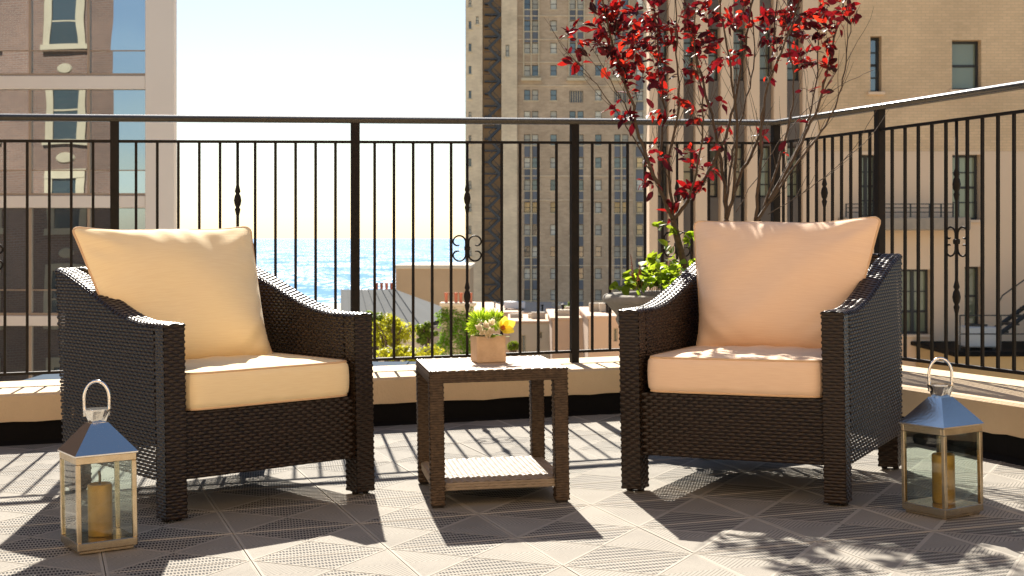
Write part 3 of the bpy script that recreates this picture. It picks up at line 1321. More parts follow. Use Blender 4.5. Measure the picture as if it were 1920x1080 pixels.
# flower box ---------------------------------------------------------
fx, fy = -0.085, 5.11
FZ = g(fx) + TH
fb = empty("flower_box", (fx, fy, FZ), tilt_rot(14))
bx = 0.053
b_ = Geo()
for s in (-1, 1):
    b_.bbox(-bx, bx, s * bx - (.008 if s > 0 else 0), s * bx + (0 if s > 0 else .008), 0, 0.094, .002)
    b_.bbox(s * bx - (.008 if s > 0 else 0), s * bx + (0 if s > 0 else .008), -bx + .008, bx - .008, 0, 0.0935, .002)
b_.obj("box_sides", MT['woodbox'], fb)
Geo().box(-bx + .009, bx - .009, -bx + .009, bx - .009, 0.002, .078).obj("soil", MT['soil'], fb)
tag(fb, "small square raw wood planter box on the side table", "planter")


def leaf_verts(L, W_, fold=0.25, curl=0.15, tipsharp=1.0):
    """a folded oval leaf lying along +y from the origin; 10 small faces"""
    st = [0, .14, .38, .66, .88, 1.0]
    wd = [0.05, .62, 1.0, .82, .40, 0.0]
    vs, fs = [], []
    for t, k in zip(st, wd):
        y = t * L
        z = -curl * L * t * t
        hw = k * W_ / 2
        vs += [(-hw, y, z + fold * hw), (0, y, z), (hw, y, z + fold * hw)]
    for i in range(5):
        o = i * 3
        fs += [(o, o + 1, o + 4, o + 3), (o + 1, o + 2, o + 5, o + 4)]
    return vs, fs


fl = empty("flower_arrangement", (fx, fy, FZ + .080), tilt_rot(14))
fl.scale = (1.18, 1.18, 1.18)
tag(fl, "lime green pompom, white blossoms and a yellow orchid in the wooden box", "flowers")
pp = Geo()
rr = random.Random(5)
for cx, cy, cz, R, n in ((-0.022, 0.012, 0.050, 0.043, 430), (0.022, 0.02, 0.054, 0.036, 300), (-.048, -.012, .036, .025, 160)):
    for _ in range(n):
        d = Vector((rr.gauss(0, 1), rr.gauss(0, 1), rr.gauss(0.35, 1))).normalized()
        a = Vector((cx, cy, cz)) + d * R * .45
        b = Vector((cx, cy, cz)) + d * R * rr.uniform(.85, 1.12)
        s = d.orthogonal().normalized() * .0016
        s.rotate(Matrix.Rotation(rr.uniform(0, 6.3), 3, d))
        pp.add([a - s, a + s, b + s * .5, b - s * .5], [(0, 1, 2, 3)])
pp.obj("pompom", MT['pompom'], fl)


def blossom(name, c, n, L, W_, m, aim, spread, parent, seed):
    r_ = random.Random(seed)
    G = Geo()
    q = Vector(aim).to_track_quat('Z', 'Y')
    for k in range(n):
        vs, fs = leaf_verts(L * r_.uniform(.85, 1.1), W_, .3, -.2)
        rot = q.to_matrix() @ Matrix.Rotation(6.283 * k / n + r_.uniform(-.2, .2), 3, 'Z') @ Matrix.Rotation(spread * r_.uniform(.8, 1.2), 3, 'X')
        G.add([rot @ Vector(v) + Vector(c) for v in vs], fs)
    return G.obj(name, m, parent, True)


for i, c in enumerate([(-.018, -.046, .040), (-.030, -.050, .020), (-.006, -.052, .022), (-.040, -.046, .034), (.002, -.042, .048), (-.015, -.055, .012)]):
    blossom("white_blossom", c, 6, .022, .011, MT['whitepetal'], (rr.uniform(-.4, .2), -1, .5), .75, fl, i)
orc = blossom("orchid", (.034, -.040, .034), 5, .042, .034, MT['yellowpetal'], (.35, -1, .35), .55, fl, 41)
blossom("orchid_lip", (.031, -.047, .035), 3, .018, .014, MT['orange'], (.1, -1, .1), 1.0, orc, 42)
gl = Geo()
for k in range(9):
    vs, fs = leaf_verts(.05, .022, .3, .3)
    rot = Matrix.Rotation(rr.uniform(0, 6.28), 3, 'Z') @ Matrix.Rotation(rr.uniform(.2, .8), 3, 'X')
    gl.add([rot @ Vector(v) + Vector((rr.uniform(-.02, .02), rr.uniform(-.03, .02), .006)) for v in vs], fs)
gl.obj("greenery", MT['greenleaf'], fl)


# ------------------------------------------------------------------ lanterns
def lantern(x, y, deg, label, clabel):
    r = on_terrace("lantern", x, y, deg)
    tag(r, label, "lantern", "metal candle lanterns on the floor")
    a = 0.089
    base = Geo()
    base.bbox(-a + .008, a - .008, -a + .008, a - .008, 0.0, 0.010, .002)
    base.bbox(-a, a, -a, a, 0.0105, 0.034, .002)
    base.obj("base", MT['brass'], r)
    fr = Geo()
    pwid = 0.0135
    for sx in (-1, 1):
        for sy in (-1, 1):
            x0, x1 = sorted((sx * a, sx * (a - pwid)))
            y0, y1 = sorted((sy * a, sy * (a - pwid)))
            pg = Geo().bbox(x0, x1, y0, y1, .0345, .262, .0015)
            pg.obj("corner_post", MT['brass'], r)
    Geo().bbox(-a, a, -a, -a + .012, .2625, .284, .0015).bbox(-a, a, a - .012, a, .2625, .284, .0015).bbox(-a, -a + .012, -a + .0122, a - .0122, .2625, .284, .0015).bbox(
        a - .012, a, -a + .0122, a - .0122, .2625, .284, .0015).obj("frame", MT['brass'], r)
    pi = a - .006
    lim = a - pwid + .001
    for ax in range(4):
        G = Geo().box(-lim, lim, -pi - .001, -pi + .001, .035, .262)
        o = G.obj("pane", MT['glass'], r)
        o.rotation_euler = (0, 0, ax * math.pi / 2)
    # pyramid roof, truncated
    rf = Geo()
    e0, e1_ = a + .004, 0.026
    zr0, zr1 = .2845, .372
    lo = [(-e0, -e0), (e0, -e0), (e0, e0), (-e0, e0)]
    hi = [(-e1_, -e1_), (e1_, -e1_), (e1_, e1_), (-e1_, e1_)]
    vs = [(p[0], p[1], zr0) for p in lo] + [(p[0], p[1], zr0 + .004) for p in lo] + [(p[0], p[1], zr1) for p in hi]
    fs = [(3, 2, 1, 0), (8, 9, 10, 11)]
    for i in range(4):
        j = (i + 1) % 4
        fs += [(i, j, 4 + j, 4 + i), (4 + i, 4 + j, 8 + j, 8 + i)]
    rf.add(vs, fs).obj("roof", MT['steel'], r)
    # flared crown under the handle
    cr = Geo()
    n_ = 24
    vs = []
    for rad_, z_, sq in ((.019, zr1 - .002, 1), (.021, zr1 + .004, 1), (.041, zr1 + .036, 0), (.0415, zr1 + .040, 0), (.037, zr1 + .0405, 0)):
        for k in range(n_):
            an = 2 * math.pi * k / n_ + math.pi / 4
            c_, s_ = math.cos(an), math.sin(an)
            f_ = 1 / max(abs(c_), abs(s_)) if sq else 1
            vs.append((rad_ * c_ * f_, rad_ * s_ * f_, z_))
    fs = [tuple(4 * n_ + k for k in range(n_))]
    for i in range(4):
        for k in range(n_):
            j = (k + 1) % n_
            fs.append((i * n_ + k, i * n_ + j, (i + 1) * n_ + j, (i + 1) * n_ + k))
    cr.add(vs, fs).obj("crown", MT['steel'], r)
    hd = Geo()
    pts = [(-.036, 0, zr1 + .018), (-.037, 0, zr1 + .05)]
    for k in range(13):
        an = math.pi - math.pi * k / 12
        pts.append((.037 * math.cos(an), 0, zr1 + .072 + .050 * math.sin(an)))
    pts += [(.037, 0, zr1 + .05), (.036, 0, zr1 + .018)]
    ho = hd.tube(pts, .0048, 8).obj("handle", MT['steel'], r, True)
    ho.rotation_euler = (0, 0, math.radians(-deg + 2))
    # candle
    c = empty("candle", r.location + Vector((0.004, 0.0, .0345)), r.rotation_euler)
    tag(c, clabel, "candle", "pillar candles inside the lanterns")
    R = .0355
    Geo().lathe([(R - .002, 0), (R, .003), (R, .150), (R - .002, .1545), (R - .006, .155), (R - .010, .148), (.004, .146)], 32).obj("wax", MT['candle'], c, True)
    Geo().tube([(0, 0, .14), (.001, 0, .175), (-.001, 0, .192)], .0042, 8).obj("wick", MT['wick'], c)
    return r


lantern(-1.232, 4.245, 32.8, "brass lantern with a copper and sky blue reflecting roof before the left armchair", "gold pillar candle in the lantern standing before the dark brown wicker chair")
lantern(1.376, 4.545, 32.0, "brass framed lantern with a grey steel roof beside the right parapet", "gold pillar candle in the lantern standing beside the right parapet")

# ------------------------------------------------------------------ urn with tree and plants
UX, UY = 0.80, 6.62
urn = empty("urn", (UX, UY, g(UX)), tilt_rot(0))
tag(urn, "grey stone urn planter with a rolled rim behind the right armchair", "planter")
prof = [(.235, 0), (.245, .012), (.245, .05), (.225, .07), (.225, .10), (.255, .25), (.288, .42), (.298, .49), (.306, .505), (.309, .515), (.302, .527),
        (.308, .540), (.326, .560), (.342, .580), (.352, .592)]
Geo().lathe(prof, 48, caps=False).obj("body", MT['urn'], urn, True)
rimp = []
for i in range(13):
    a = -math.pi / 2 + i * math.pi * 1.25 / 12
    rimp.append((.346 + .022 * math.cos(a), .612 + .022 * math.sin(a)))
rimp = [(.340, .586)] + rimp + [(.318, .612), (.312, .55)]
Geo().lathe(rimp, 48, caps=False).obj("rim", MT['urn'], urn, True)
Geo().lathe([(.316, .56), (.30, .585), (.15, .60), (.001, .605)], 32, caps=False).obj("soil", MT['soil'], urn, True)

BASE_D = UY
tree = empty("red_leaf_tree", (UX, UY, g(UX) + .60))
tag(tree, "multi stemmed tree with dark red leaves growing from the stone urn", "tree")
TO = tree.location.copy()


def tl(p):
    return (p[0] - TO.x, p[1] - TO.y, p[2] - TO.z)


stems = {
    'a': [((1296, 556), 0, .018), ((1284, 500), 0, .017), ((1272, 455), 0, .016), ((1262, 412), 0, .0145)],
    'b': [((1345, 556), .05, .016), ((1352, 490), .06, .015), ((1358, 440), .08, .014), ((1362, 412), .09, .013)],
    'c': [((1372, 556), -.05, .016), ((1388, 490), -.03, .015), ((1406, 436), -.02, .0135)],
}
mains = [
    ('a', [(1262, 412), (1238, 358), (1204, 272), (1178, 185), (1150, 92), (1128, 0), (1112, -70)], -.25, .011),
    ('a', [(1238, 358), (1234, 300), (1248, 205), (1240, 105), (1224, 0), (1216, -90)], .20, .008),
    ('a', [(1262, 412), (1302, 366), (1342, 296), (1372, 215), (1394, 118), (1412, 15), (1420, -90)], .15, .011),
    ('a', [(1262, 408), (1256, 300), (1276, 195), (1266, 80), (1270, -60)], -.1, .008),
    ('a', [(1225, 335), (1196, 275), (1160, 218), (1118, 158), (1086, 118)], -.2, .0042),
    ('a', [(1215, 300), (1182, 215), (1150, 160), (1112, 100)], -.3, .0045),
    ('a', [(1290, 380), (1310, 290), (1318, 190), (1300, 90), (1310, -20)], -.28, .006),
    ('b', [(1362, 412), (1352, 330), (1340, 232), (1312, 122), (1290, 18), (1280, -70)], .25, .010),
    ('b', [(1362, 412), (1392, 330), (1420, 258), (1442, 168), (1452, 58), (1456, -70)], .10, .010),
    ('b', [(1374, 375), (1384, 250), (1372, 130), (1350, 8), (1344, -70)], -.22, .008),
    ('b', [(1362, 405), (1372, 300), (1400, 200), (1412, 90), (1400, -40)], .33, .007),
    ('c', [(1406, 436), (1452, 358), (1502, 268), (1536, 188), (1560, 98), (1576, 18), (1582, -60)], .12, .010),
    ('c', [(1416, 418), (1424, 305), (1432, 200), (1468, 98), (1500, 0), (1512, -70)], -.15, .009),
    ('c', [(1440, 378), (1490, 288), (1520, 198), (1530, 100), (1542, -10)], .28, .007),
    ('c', [(1406, 436), (1482, 328), (1540, 248), (1574, 178), (1592, 88), (1594, 15)], -.2, .0065),
    ('c', [(1430, 395), (1470, 280), (1486, 180), (1478, 70), (1490, -40)], .05, .007),
    ('c', [(1440, 402), (1520, 352), (1592, 288), (1652, 190)], -.1, .0022),
    ('b', [(1380, 398), (1440, 300), (1500, 215), (1570, 165), (1640, 130)], .1, .0022),
]


def smooth_path(pts, m=5):
    """Catmull-Rom through the points"""
    o = []
    n = len(pts)
    for i in range(n - 1):
        p0, p1, p2, p3 = pts[max(i - 1, 0)], pts[i], pts[i + 1], pts[min(i + 2, n - 1)]
        for k in range(m):
            t = k / m
            o.append(.5 * ((2 * p1) + (p2 - p0) * t + (2 * p0 - 5 * p1 + 4 * p2 - p3) * t * t + (3 * p1 - p0 - 3 * p2 + p3) * t ** 3))
    o.append(pts[-1])
    return o


rr = random.Random(11)
nodes = []           # (px, py, depth) candidates that twigs can spring from
stem_geo = {k: Geo() for k in stems}
off = {k: v[-1][1] for k, v in stems.items()}
for k, v in stems.items():
    pts = smooth_path([at(p[0], p[1], BASE_D + d) for p, d, r in v])
    rad = np.interp(np.linspace(0, 1, len(pts)), np.linspace(0, 1, len(v)), [r for _, _, r in v]).tolist()
    stem_geo[k].tube([tl(p) for p in pts], rad, 8)


def px_of(p):
    return 960 + p.x / p.y * F, HOR - (p.z - H) / p.y * F


def branch(G, pts, r0, r1, n=6):
    rad = np.linspace(r0, r1, len(pts)).tolist()
    G.tube([tl(p) for p in pts], rad, n)


for k, pts, dd, r in mains:
    m = len(pts)
    P = []
    for i, p in enumerate(pts):
        t = i / (m - 1)
        P.append(at(p[0] + (rr.uniform(-4, 4) if 0 < i else 0), p[1], BASE_D + off[k] * (1 - t) + dd * t ** .8))
    sp_ = smooth_path(P, 6)
    for i in range(2, len(sp_)):
        sp_[i] = sp_[i] + Vector((rr.gauss(0, .003), rr.gauss(0, .003), 0))
    branch(stem_geo[k], sp_, r * .95, max(r * .28, .0013))
    for p in sp_:
        nodes.append((p, k))
    # side twigs
    for _ in range(15 if r > .005 else 4):
        i = rr.randrange(3, len(sp_) - 2)
        p = sp_[i]
        d = (sp_[i + 1] - sp_[i - 1]).normalized()
        sd_ = Vector((rr.choice((-1, 1)) * rr.uniform(.25, .8), rr.uniform(-.4, .4), 0))
        L = rr.uniform(.10, .34)
        q = [p]
        dirn = (d + sd_ * .8).normalized()
        for s in range(5):
            dirn = (dirn + Vector((rr.gauss(0, .09), rr.gauss(0, .09), .10))).normalized()
            q.append(q[-1] + dirn * L / 5)
        branch(stem_geo[k], q, .0020, .0007, 4)
        for p in q[2:]:
            nodes.append((p, k))

# leaf clusters: (px, py, how many leaves, spread in pixels)
clusters = [
    (1066, 58, 3, 10), (1112, 55, 4, 13), (1070, 108, 5, 14), (1098, 82, 4, 12), (1130, 30, 9, 22), (1160, 20, 10, 24), (1125, 70, 7, 18), (1150, 60, 9, 20),
    (1180, 45, 12, 24), (1200, 20, 10, 24), (1190, 85, 12, 24), (1160, 95, 10, 20), (1215, 60, 11, 22), (1225, 95, 9, 20), (1240, 30, 9, 22), (1200, 115, 8, 20),
    (1175, 120, 6, 16), (1150, 125, 4, 12), (1165, 152, 5, 14), (1185, 165, 5, 14), (1148, 190, 3, 9), (1155, 208, 6, 14), (1170, 222, 5, 12), (1240, 130, 5, 16),
    (1215, 150, 6, 14), (1245, 178, 6, 15), (1235, 205, 6, 14), (1250, 215, 4, 12), (1265, 60, 7, 20), (1285, 20, 8, 22), (1270, 195, 5, 13), (1290, 205, 5, 14),
    (1285, 130, 4, 12), (1300, 60, 7, 20), (1325, 20, 8, 22), (1310, 95, 6, 16), (1335, 70, 6, 18), (1325, 130, 4, 14), (1310, 150, 3, 10), (1350, 185, 4, 12),
    (1340, 200, 3, 10), (1360, 100, 5, 15), (1365, 40, 7, 20), (1395, 20, 7, 20), (1390, 55, 4, 14), (1385, 95, 3, 10), (1420, 30, 6, 18), (1440, 60, 7, 18),
    (1455, 25, 8, 20), (1475, 55, 7, 18), (1490, 20, 8, 22), (1465, 90, 4, 13), (1500, 60, 6, 16), (1520, 30, 8, 20), (1545, 15, 8, 20), (1575, 12, 8, 20),
    (1535, 60, 7, 16), (1560, 45, 7, 16), (1550, 80, 5, 13), (1595, 25, 4, 12), (1505, 100, 5, 13), (1522, 115, 4, 12), (1555, 118, 4, 11), (1555, 150, 3, 9),
    (1512, 160, 3, 9), (1495, 118, 3, 10), (1300, 228, 4, 12), (1355, 232, 4, 12), (1340, 250, 3, 10), (1350, 268, 4, 11), (1295, 272, 4, 12), (1225, 268, 3, 10),
    (1222, 285, 5, 13), (1232, 300, 4, 11), (1285, 300, 6, 15), (1305, 315, 6, 15), (1290, 335, 5, 13), (1315, 335, 4, 12), (1330, 320, 3, 10), (1298, 355, 6, 14),
    (1282, 362, 4, 12), (1212, 330, 4, 11), (1232, 335, 4, 11), (1218, 350, 3, 9), (1255, 390, 4, 12), (1268, 396, 4, 11), (1418, 252, 2, 7), (1430, 245, 3, 9),
    (1470, 282, 2, 8), (1500, 218, 2, 7), (1438, 150, 2, 8),
    # above the picture
    (1120, -30, 10, 26), (1165, -30, 12, 26), (1210, -35, 12, 28), (1255, -40, 10, 28), (1300, -40, 10, 28), (1350, -40, 10, 28), (1400, -40, 10, 28), (1450, -45, 10, 28),
    (1500, -40, 10, 28), (1550, -35, 9, 26), (1585, -40, 8, 24), (1140, -90, 10, 34), (1215, -95, 12, 36), (1290, -100, 12, 38), (1360, -100, 12, 38), (1430, -100, 12, 38),
    (1500, -100, 12, 36), (1560, -95, 10, 34),
]
leaf_meshes = []
for i, (L, W_, fo, cu) in enumerate([(.074, .036, .30, .15), (.062, .032, .45, .25), (.080, .037, .22, .05), (.052, .028, .35, .35)]):
    G = Geo()
    vs, fs = leaf_verts(L, W_, fo, cu)
    G.add(vs, fs)
    G.tube([(0, -.012, .001), (0, 0, 0)], .0008, 3, False)
    leaf_meshes.append(G.mesh("leaf", MT['redleaf'], True))
NP = np.array([p[:] for p, _ in nodes])
NX = np.array([px_of(p) for p, _ in nodes])
placed = []
for cx, cy, n, spr in clusters:
    dist = np.hypot(NX[:, 0] - cx, NX[:, 1] - cy - 12)
    order = np.argsort(dist)[:6]
    n = int(n * (2.5 if cy < 135 else 1.45) + .5)
    for part in range(max(1, n // 4)):
        j = int(order[rr.randrange(len(order))])
        p0, kk = nodes[j]
        tx, ty = cx + rr.uniform(-1, 1) * spr, cy + rr.uniform(-1, 1) * spr
        tip = at(tx, ty, p0.y + rr.uniform(-.07, .07))
        q = [p0, p0.lerp(tip, .5) + Vector((rr.gauss(0, .006), rr.gauss(0, .006), rr.gauss(0, .005))), tip]
        branch(stem_geo[kk], q, .0014, .0007, 4)
        d = (tip - p0)
        d = d.normalized() if d.length > 1e-4 else Vector((0, 0, 1))
        m = n // max(1, n // 4) + (2 if n > 6 else 1 if n > 4 else 0)
        for i in range(m):
            base = tip - d * rr.uniform(0, .07) + Vector((rr.gauss(0, .006), rr.gauss(0, .006), rr.gauss(0, .006)))
            aim = (d * .7 + Vector((rr.gauss(0, .7), rr.gauss(0, .6), rr.gauss(-.15, .55)))).normalized()
            rot = aim.to_track_quat('Y', 'Z').to_matrix() @ Matrix.Rotation(rr.gauss(0, .9), 3, 'Y')
            placed.append((base + aim * .012, rot, rr.randrange(4), rr.uniform(.42, .95)))
for k in stems:
    stem_geo[k].obj("stem", MT['bark'], tree, True)
# the 300 leaves that show largest are single parts, the rest (mostly above the picture) one mass
vis = [(abs((m_ @ Vector((0, 0, 1))).y) * s * s * (1 if px_of(p)[1] > 4 else 0), i) for i, (p, m_, v_, s) in enumerate(placed)]
vis.sort(reverse=True)
single = set(i for _, i in vis[:300])
mass = Geo()
for i, (p, m_, v_, s) in enumerate(placed):
    if i in single:
        o = link("leaf", leaf_meshes[v_], tree, tl(p), m_.to_euler())
        o.scale = (s, s, s)
    else:
        me = leaf_meshes[v_]
        mass.add([tl(p + m_ @ (v.co * s)) for v in me.vertices], [tuple(pl.vertices) for pl in me.polygons])
mo = mass.obj("leaves", MT['redleaf'], tree, True)
mo["kind"] = "stuff"

# green trailing plant at the rim
ivy = empty("trailing_plant", (UX - .2, UY - .1, g(UX) + .60))
tag(ivy, "bright green trailing plant spilling over the urn rim and up the stem", "plant")
iv_leaf = []
for L, W_ in ((.052, .046), (.042, .036), (.062, .044)):
    G = Geo()
    vs, fs = leaf_verts(L, W_, .3, .2)
    iv_leaf.append(G.add(vs, fs).mesh("leaf", MT['greenleaf'], True))
ist = Geo()
IO = ivy.location.copy()
rr = random.Random(21)


def ivy_leaf(p, up=.4):
    aim = Vector((rr.gauss(0, .7), rr.gauss(-.3, .6), rr.gauss(up - .3, .5))).normalized()
    m_ = aim.to_track_quat('Y', 'Z').to_matrix() @ Matrix.Rotation(rr.gauss(0, .5), 3, 'Y')
    o = link("leaf", iv_leaf[rr.randrange(3)], ivy, p - IO, m_.to_euler())
    s = rr.uniform(.7, 1.15)
    o.scale = (s, s, s)


for k in range(34):
    x0 = rr.uniform(1195, 1330)
    p = [at(x0, 548, UY + rr.uniform(-.22, .12))]
    tx = x0 + rr.uniform(-40, 25)
    tx = max(tx, 1160)
    top = 545 - rr.uniform(5, 62) * min(1, max(.25, (tx - 1140) / 90))
    tip = at(tx, top, p[0].y + rr.uniform(-.12, .08))
    mid = p[0].lerp(tip, .55) + Vector((0, 0, .03))
    pa = smooth_path([p[0], mid, tip], 4)
    ist.tube([q - IO for q in pa], .0016, 4)
    for q in pa[3:]:
        for _ in range(rr.choice((1, 1, 2))):
            ivy_leaf(q + Vector((rr.gauss(0, .012), rr.gauss(0, .012), rr.gauss(0, .01))))
# shoots that climb the stem
for pts in ([(1285, 540), (1280, 480), (1292, 445), (1270, 432), (1242, 424), (1222, 420)], [(1290, 540), (1300, 490), (1290, 455), (1300, 440)], [(1270, 540), (1250, 500), (1258, 462), (1240, 468)]):
    pa = smooth_path([at(x, y, UY - .03) for x, y in pts], 4)
    ist.tube([q - IO for q in pa], .0018, 4)
    for q in pa[7:]:
        if rr.random() < .75:
            ivy_leaf(q, .2)
ist.obj("stems", MT['bark'], ivy)
plume = empty("plume_grass", at(1196, 545, UY - .16))
tag(plume, "reddish brown seed plumes rising beside the green plant in the urn", "plant")
for k in range(4):
    G = Geo()
    base = Vector((rr.uniform(-.02, .02), rr.uniform(-.02, .02), 0))
    tip = base + Vector((-.03 + .022 * k + rr.uniform(-.02, .02), 0, rr.uniform(.10, .165)))
    G.tube([base, base.lerp(tip, .5) + Vector((.006, 0, 0)), tip], .0015, 4)
    for i in range(60):
        t = rr.uniform(.35, 1)
        c = base.lerp(tip, t)
        d = Vector((rr.gauss(0, 1), rr.gauss(0, 1), 1.2)).normalized() * .016 * (1.25 - t)
        s = d.orthogonal().normalized() * .0016
        G.add([c - s, c + s, c + d], [(0, 1, 2)])
    G.obj("plume", MT['plume'], plume)

# ------------------------------------------------------------------ buildings
GLASS_W = glass_front("office_glass", (0.50, 0.57, 0.63), 1.5, 0.016, .008, .2, .45)
GLASS_W.node_tree.nodes["Principled BSDF"].inputs["Metallic"].default_value = 0.92
WHITE_PANEL = mat("white_panel", (0.86, 0.785, 0.70), 0.5, noise=(.6, (0.81, 0.735, 0.65), .3))
BRONZE = mat("bronze_frame", (0.42, 0.31, 0.22), 0.45)


def wall_holes(x0, x1, z0, z1, y, holes, depth=.35):
    """a flat wall facing -y, pierced by rectangular holes with reveals"""
    xs = sorted({x0, x1, *[v for q in holes for v in q[:2] if x0 < v < x1]})
    zs = sorted({z0, z1, *[v for q in holes for v in q[2:4] if z0 < v < z1]})
    G = Geo()
    for i in range(len(xs) - 1):
        for j in range(len(zs) - 1):
            mx, mz = (xs[i] + xs[i + 1]) / 2, (zs[j] + zs[j + 1]) / 2
            if any(q[0] < mx < q[1] and q[2] < mz < q[3] for q in holes):
                continue
            G.add([(xs[i], y, zs[j]), (xs[i + 1], y, zs[j]), (xs[i + 1], y, zs[j + 1]), (xs[i], y, zs[j + 1])], [(0, 1, 2, 3)])
    for a, b, c, d in [q[:4] for q in holes]:
        Y = y + depth
        G.add([(a, y, c), (a, Y, c), (a, Y, d), (a, y, d)], [(3, 2, 1, 0)])
        G.add([(b, y, c), (b, Y, c), (b, Y, d), (b, y, d)], [(0, 1, 2, 3)])
        G.add([(a, y, c), (b, y, c), (b, Y, c), (a, Y, c)], [(0, 1, 2, 3)])
        G.add([(a, y, d), (b, y, d), (b, Y, d), (a, Y, d)], [(3, 2, 1, 0)])
    return G


# glass fronted building on the left --------------------------------------------------
LD = 42.0
S = LD / F


def LX(px):
    return (px - 960) * S


def LZ(py):
    return H - (py - HOR) * S


glb = empty("glass_office_building", (LX(150), LD, LAND_Z))
tag(glb, "pale office building with reflecting glass bays and white floor bands, beyond the railing", "building")
OG = glb.location.copy()


def sub(G, name, m, parent, O, smooth=False):
    G.v = [(x - O.x, y - O.y, z - O.z) for x, y, z in G.v]
    return G.obj(name, m, parent, smooth)


xl, xr = LX(-500), LX(327)
sub(Geo().prism([(xl, LD + .30), (xr, LD + .30), (xr - 4.6, LD + 16), (xl, LD + 16)], LAND_Z, 10.5), "wall", WHITE_PANEL, glb, OG)
sub(Geo().bbox(LX(272.5), xr, LD - .02, LD + .29, LAND_Z, 10.5, .01), "corner_pier", WHITE_PANEL, glb, OG)
floors = [(-57, 137), (168, 362), (390.5, 587), (612, 806), (836, 1030)]
mull = [-385, -275, -165, -55, 55, 165, 272]
for k, (a, b) in enumerate(floors):
    nxt = floors[k + 1][0] if k + 1 < len(floors) else b + 30
    sub(Geo().bbox(xl, LX(272), LD + .0, LD + .29, LZ(nxt - 1), LZ(b + 5), .01), "floor_band", WHITE_PANEL, glb, OG)
    sub(Geo().box(xl, LX(272), LD + .05, LD + .28, LZ(b + 4.6), LZ(b)), "sill", BRONZE, glb, OG)
    tr_ = b - 43
    for i in range(len(mull) - 1):
        m0, m1 = mull[i], mull[i + 1]
        for z_a, z_b in ((a, tr_ - 1), (tr_ + 1, b)):
            x0, x1 = LX(m0 + 2), LX(m1 - 2)
            zb, zt = LZ(z_b), LZ(z_a)
            G = Geo().box(-(x1 - x0) / 2, (x1 - x0) / 2, 0, .02, -(zt - zb) / 2, (zt - zb) / 2)
            o = G.obj("pane", GLASS_W, glb)
            o.location = ((x0 + x1) / 2 - OG.x, LD + .14 - OG.y, (zb + zt) / 2 - OG.z)
            o.rotation_euler = (random.gauss(0, .0016), 0, random.gauss(0, .0016))
    sub(Geo().box(xl, LX(272), LD + .10, LD + .2, LZ(tr_ + .9), LZ(tr_ - .9)), "transom", BRONZE, glb, OG)
    for m_ in mull[:-1]:
        sub(Geo().bbox(LX(m_ - 2.2), LX(m_ + 2.2), LD + .04, LD + .25, LZ(b), LZ(a), .004), "mullion", BRONZE, glb, OG)

# brick building that the glass mirrors (stands across the street, outside the picture)
RB_Y = 32.0
RED_BRICK = brick_mat("red_brown_brick", (0.155, 0.085, 0.055), (0.12, 0.066, 0.044), (0.18, 0.14, 0.11))
STONE = mat("limestone", (0.58, 0.50, 0.36), 0.8, noise=(2, (.5, .43, .3), .25))
STONE2 = mat("weathered_stone", (0.36, 0.31, 0.21), 0.85, noise=(2, (.30, .255, .17), .25))
RG = glass_front("dark_sash_glass", (0.03, 0.045, 0.05), 1.6, .01)
rbb = empty("brick_building", (-23.6, RB_Y - 4, LAND_Z))
tag(rbb, "red brown brick building with stone framed sash windows, mirrored in the office glass", "building")
OB = rbb.location.copy()
sub(Geo().prism([(-33, RB_Y - 8), (-17.4, RB_Y - 8), (-14.65, RB_Y), (-33, RB_Y)], LAND_Z, 11.5), "wall", RED_BRICK, rbb, OB)
for wx in (-16.4, -19.6, -22.8, -26):
    for wz in (8.95, 5.55, 2.15, -1.25, -4.65):
        f_ = Geo()
        f_.box(wx - .75, wx - .47, RB_Y, RB_Y + .10, wz - .95, wz + .95)
        f_.box(wx + .47, wx + .75, RB_Y, RB_Y + .10, wz - .95, wz + .95)
        f_.box(wx - .85, wx + .85, RB_Y, RB_Y + .18, wz - 1.15, wz - .95)
        f_.box(wx - .75, wx + .75, RB_Y, RB_Y + .12, wz + .951, wz + 1.25)
        wo = sub(f_, "window", STONE2, rbb, OB)
        sub(Geo().box(wx - .47, wx + .47, RB_Y + .0, RB_Y + .03, wz - .95, wz + .95), "pane", RG, wo, OB)
        sub(Geo().box(wx - .47, wx + .47, RB_Y + .03, RB_Y + .06, wz - .03, wz + .03), "sash_bar", STONE2, wo, OB)
        md = Geo()
        md.lathe([(.28, 0), (.24, .06), (.001, .07)], 16)
        md.v = [(wx + x * 1.15, RB_Y + z, wz - 1.72 + y * .75) for x, y, z in md.v]
        sub(md, "medallion", STONE2, rbb, OB)

# brick tower -------------------------------------------------------------------------
TDI = 203.0
TS_ = TDI / F


def TX(px):
    return (px - 960) * TS_


def TZ(py):
    return H - (py - HOR) * TS_


BROWN = brick_mat("brown_brick", (0.50, 0.385, 0.27), (0.42, 0.315, 0.22), (0.52, 0.43, 0.33), 1, .9, bw=.6, bh=.22)
TAN = brick_mat("tan_brick", (0.68, 0.57, 0.41), (0.61, 0.50, 0.36), (0.64, 0.55, 0.42), 1, .9, bw=.6, bh=.22)
SLATE = mat("blue_grey_spandrel", (0.12, 0.135, 0.165), 0.6, vary=.2)
SHADE = mat("pale_window_shade", (0.62, 0.62, 0.55), 0.5, vary=.3)
WARM = mat("yellow_window_shade", (0.70, 0.52, 0.26), 0.5, vary=.15)
TGLASS = glass_front("tower_glass", (0.10, 0.13, 0.135), 1.9, .01, .03, .5)
FRAME_D = mat("dark_frame", (0.055, 0.055, 0.055), 0.5)
FESC = mat("fire_escape_paint", (0.035, 0.043, 0.055), 0.6)
tw = empty("brick_tower", (TX(1040), TDI + 10, LAND_Z))
tag(tw, "tall brown brick apartment tower with a zigzag fire escape and paired windows", "building")
OT = tw.location.copy()
rows = [-34, 7, 48, 90, 132, 178, 218, 262, 305, 347, 389, 431, 472, 513, 553, 594]
TTOP = TZ(-120)
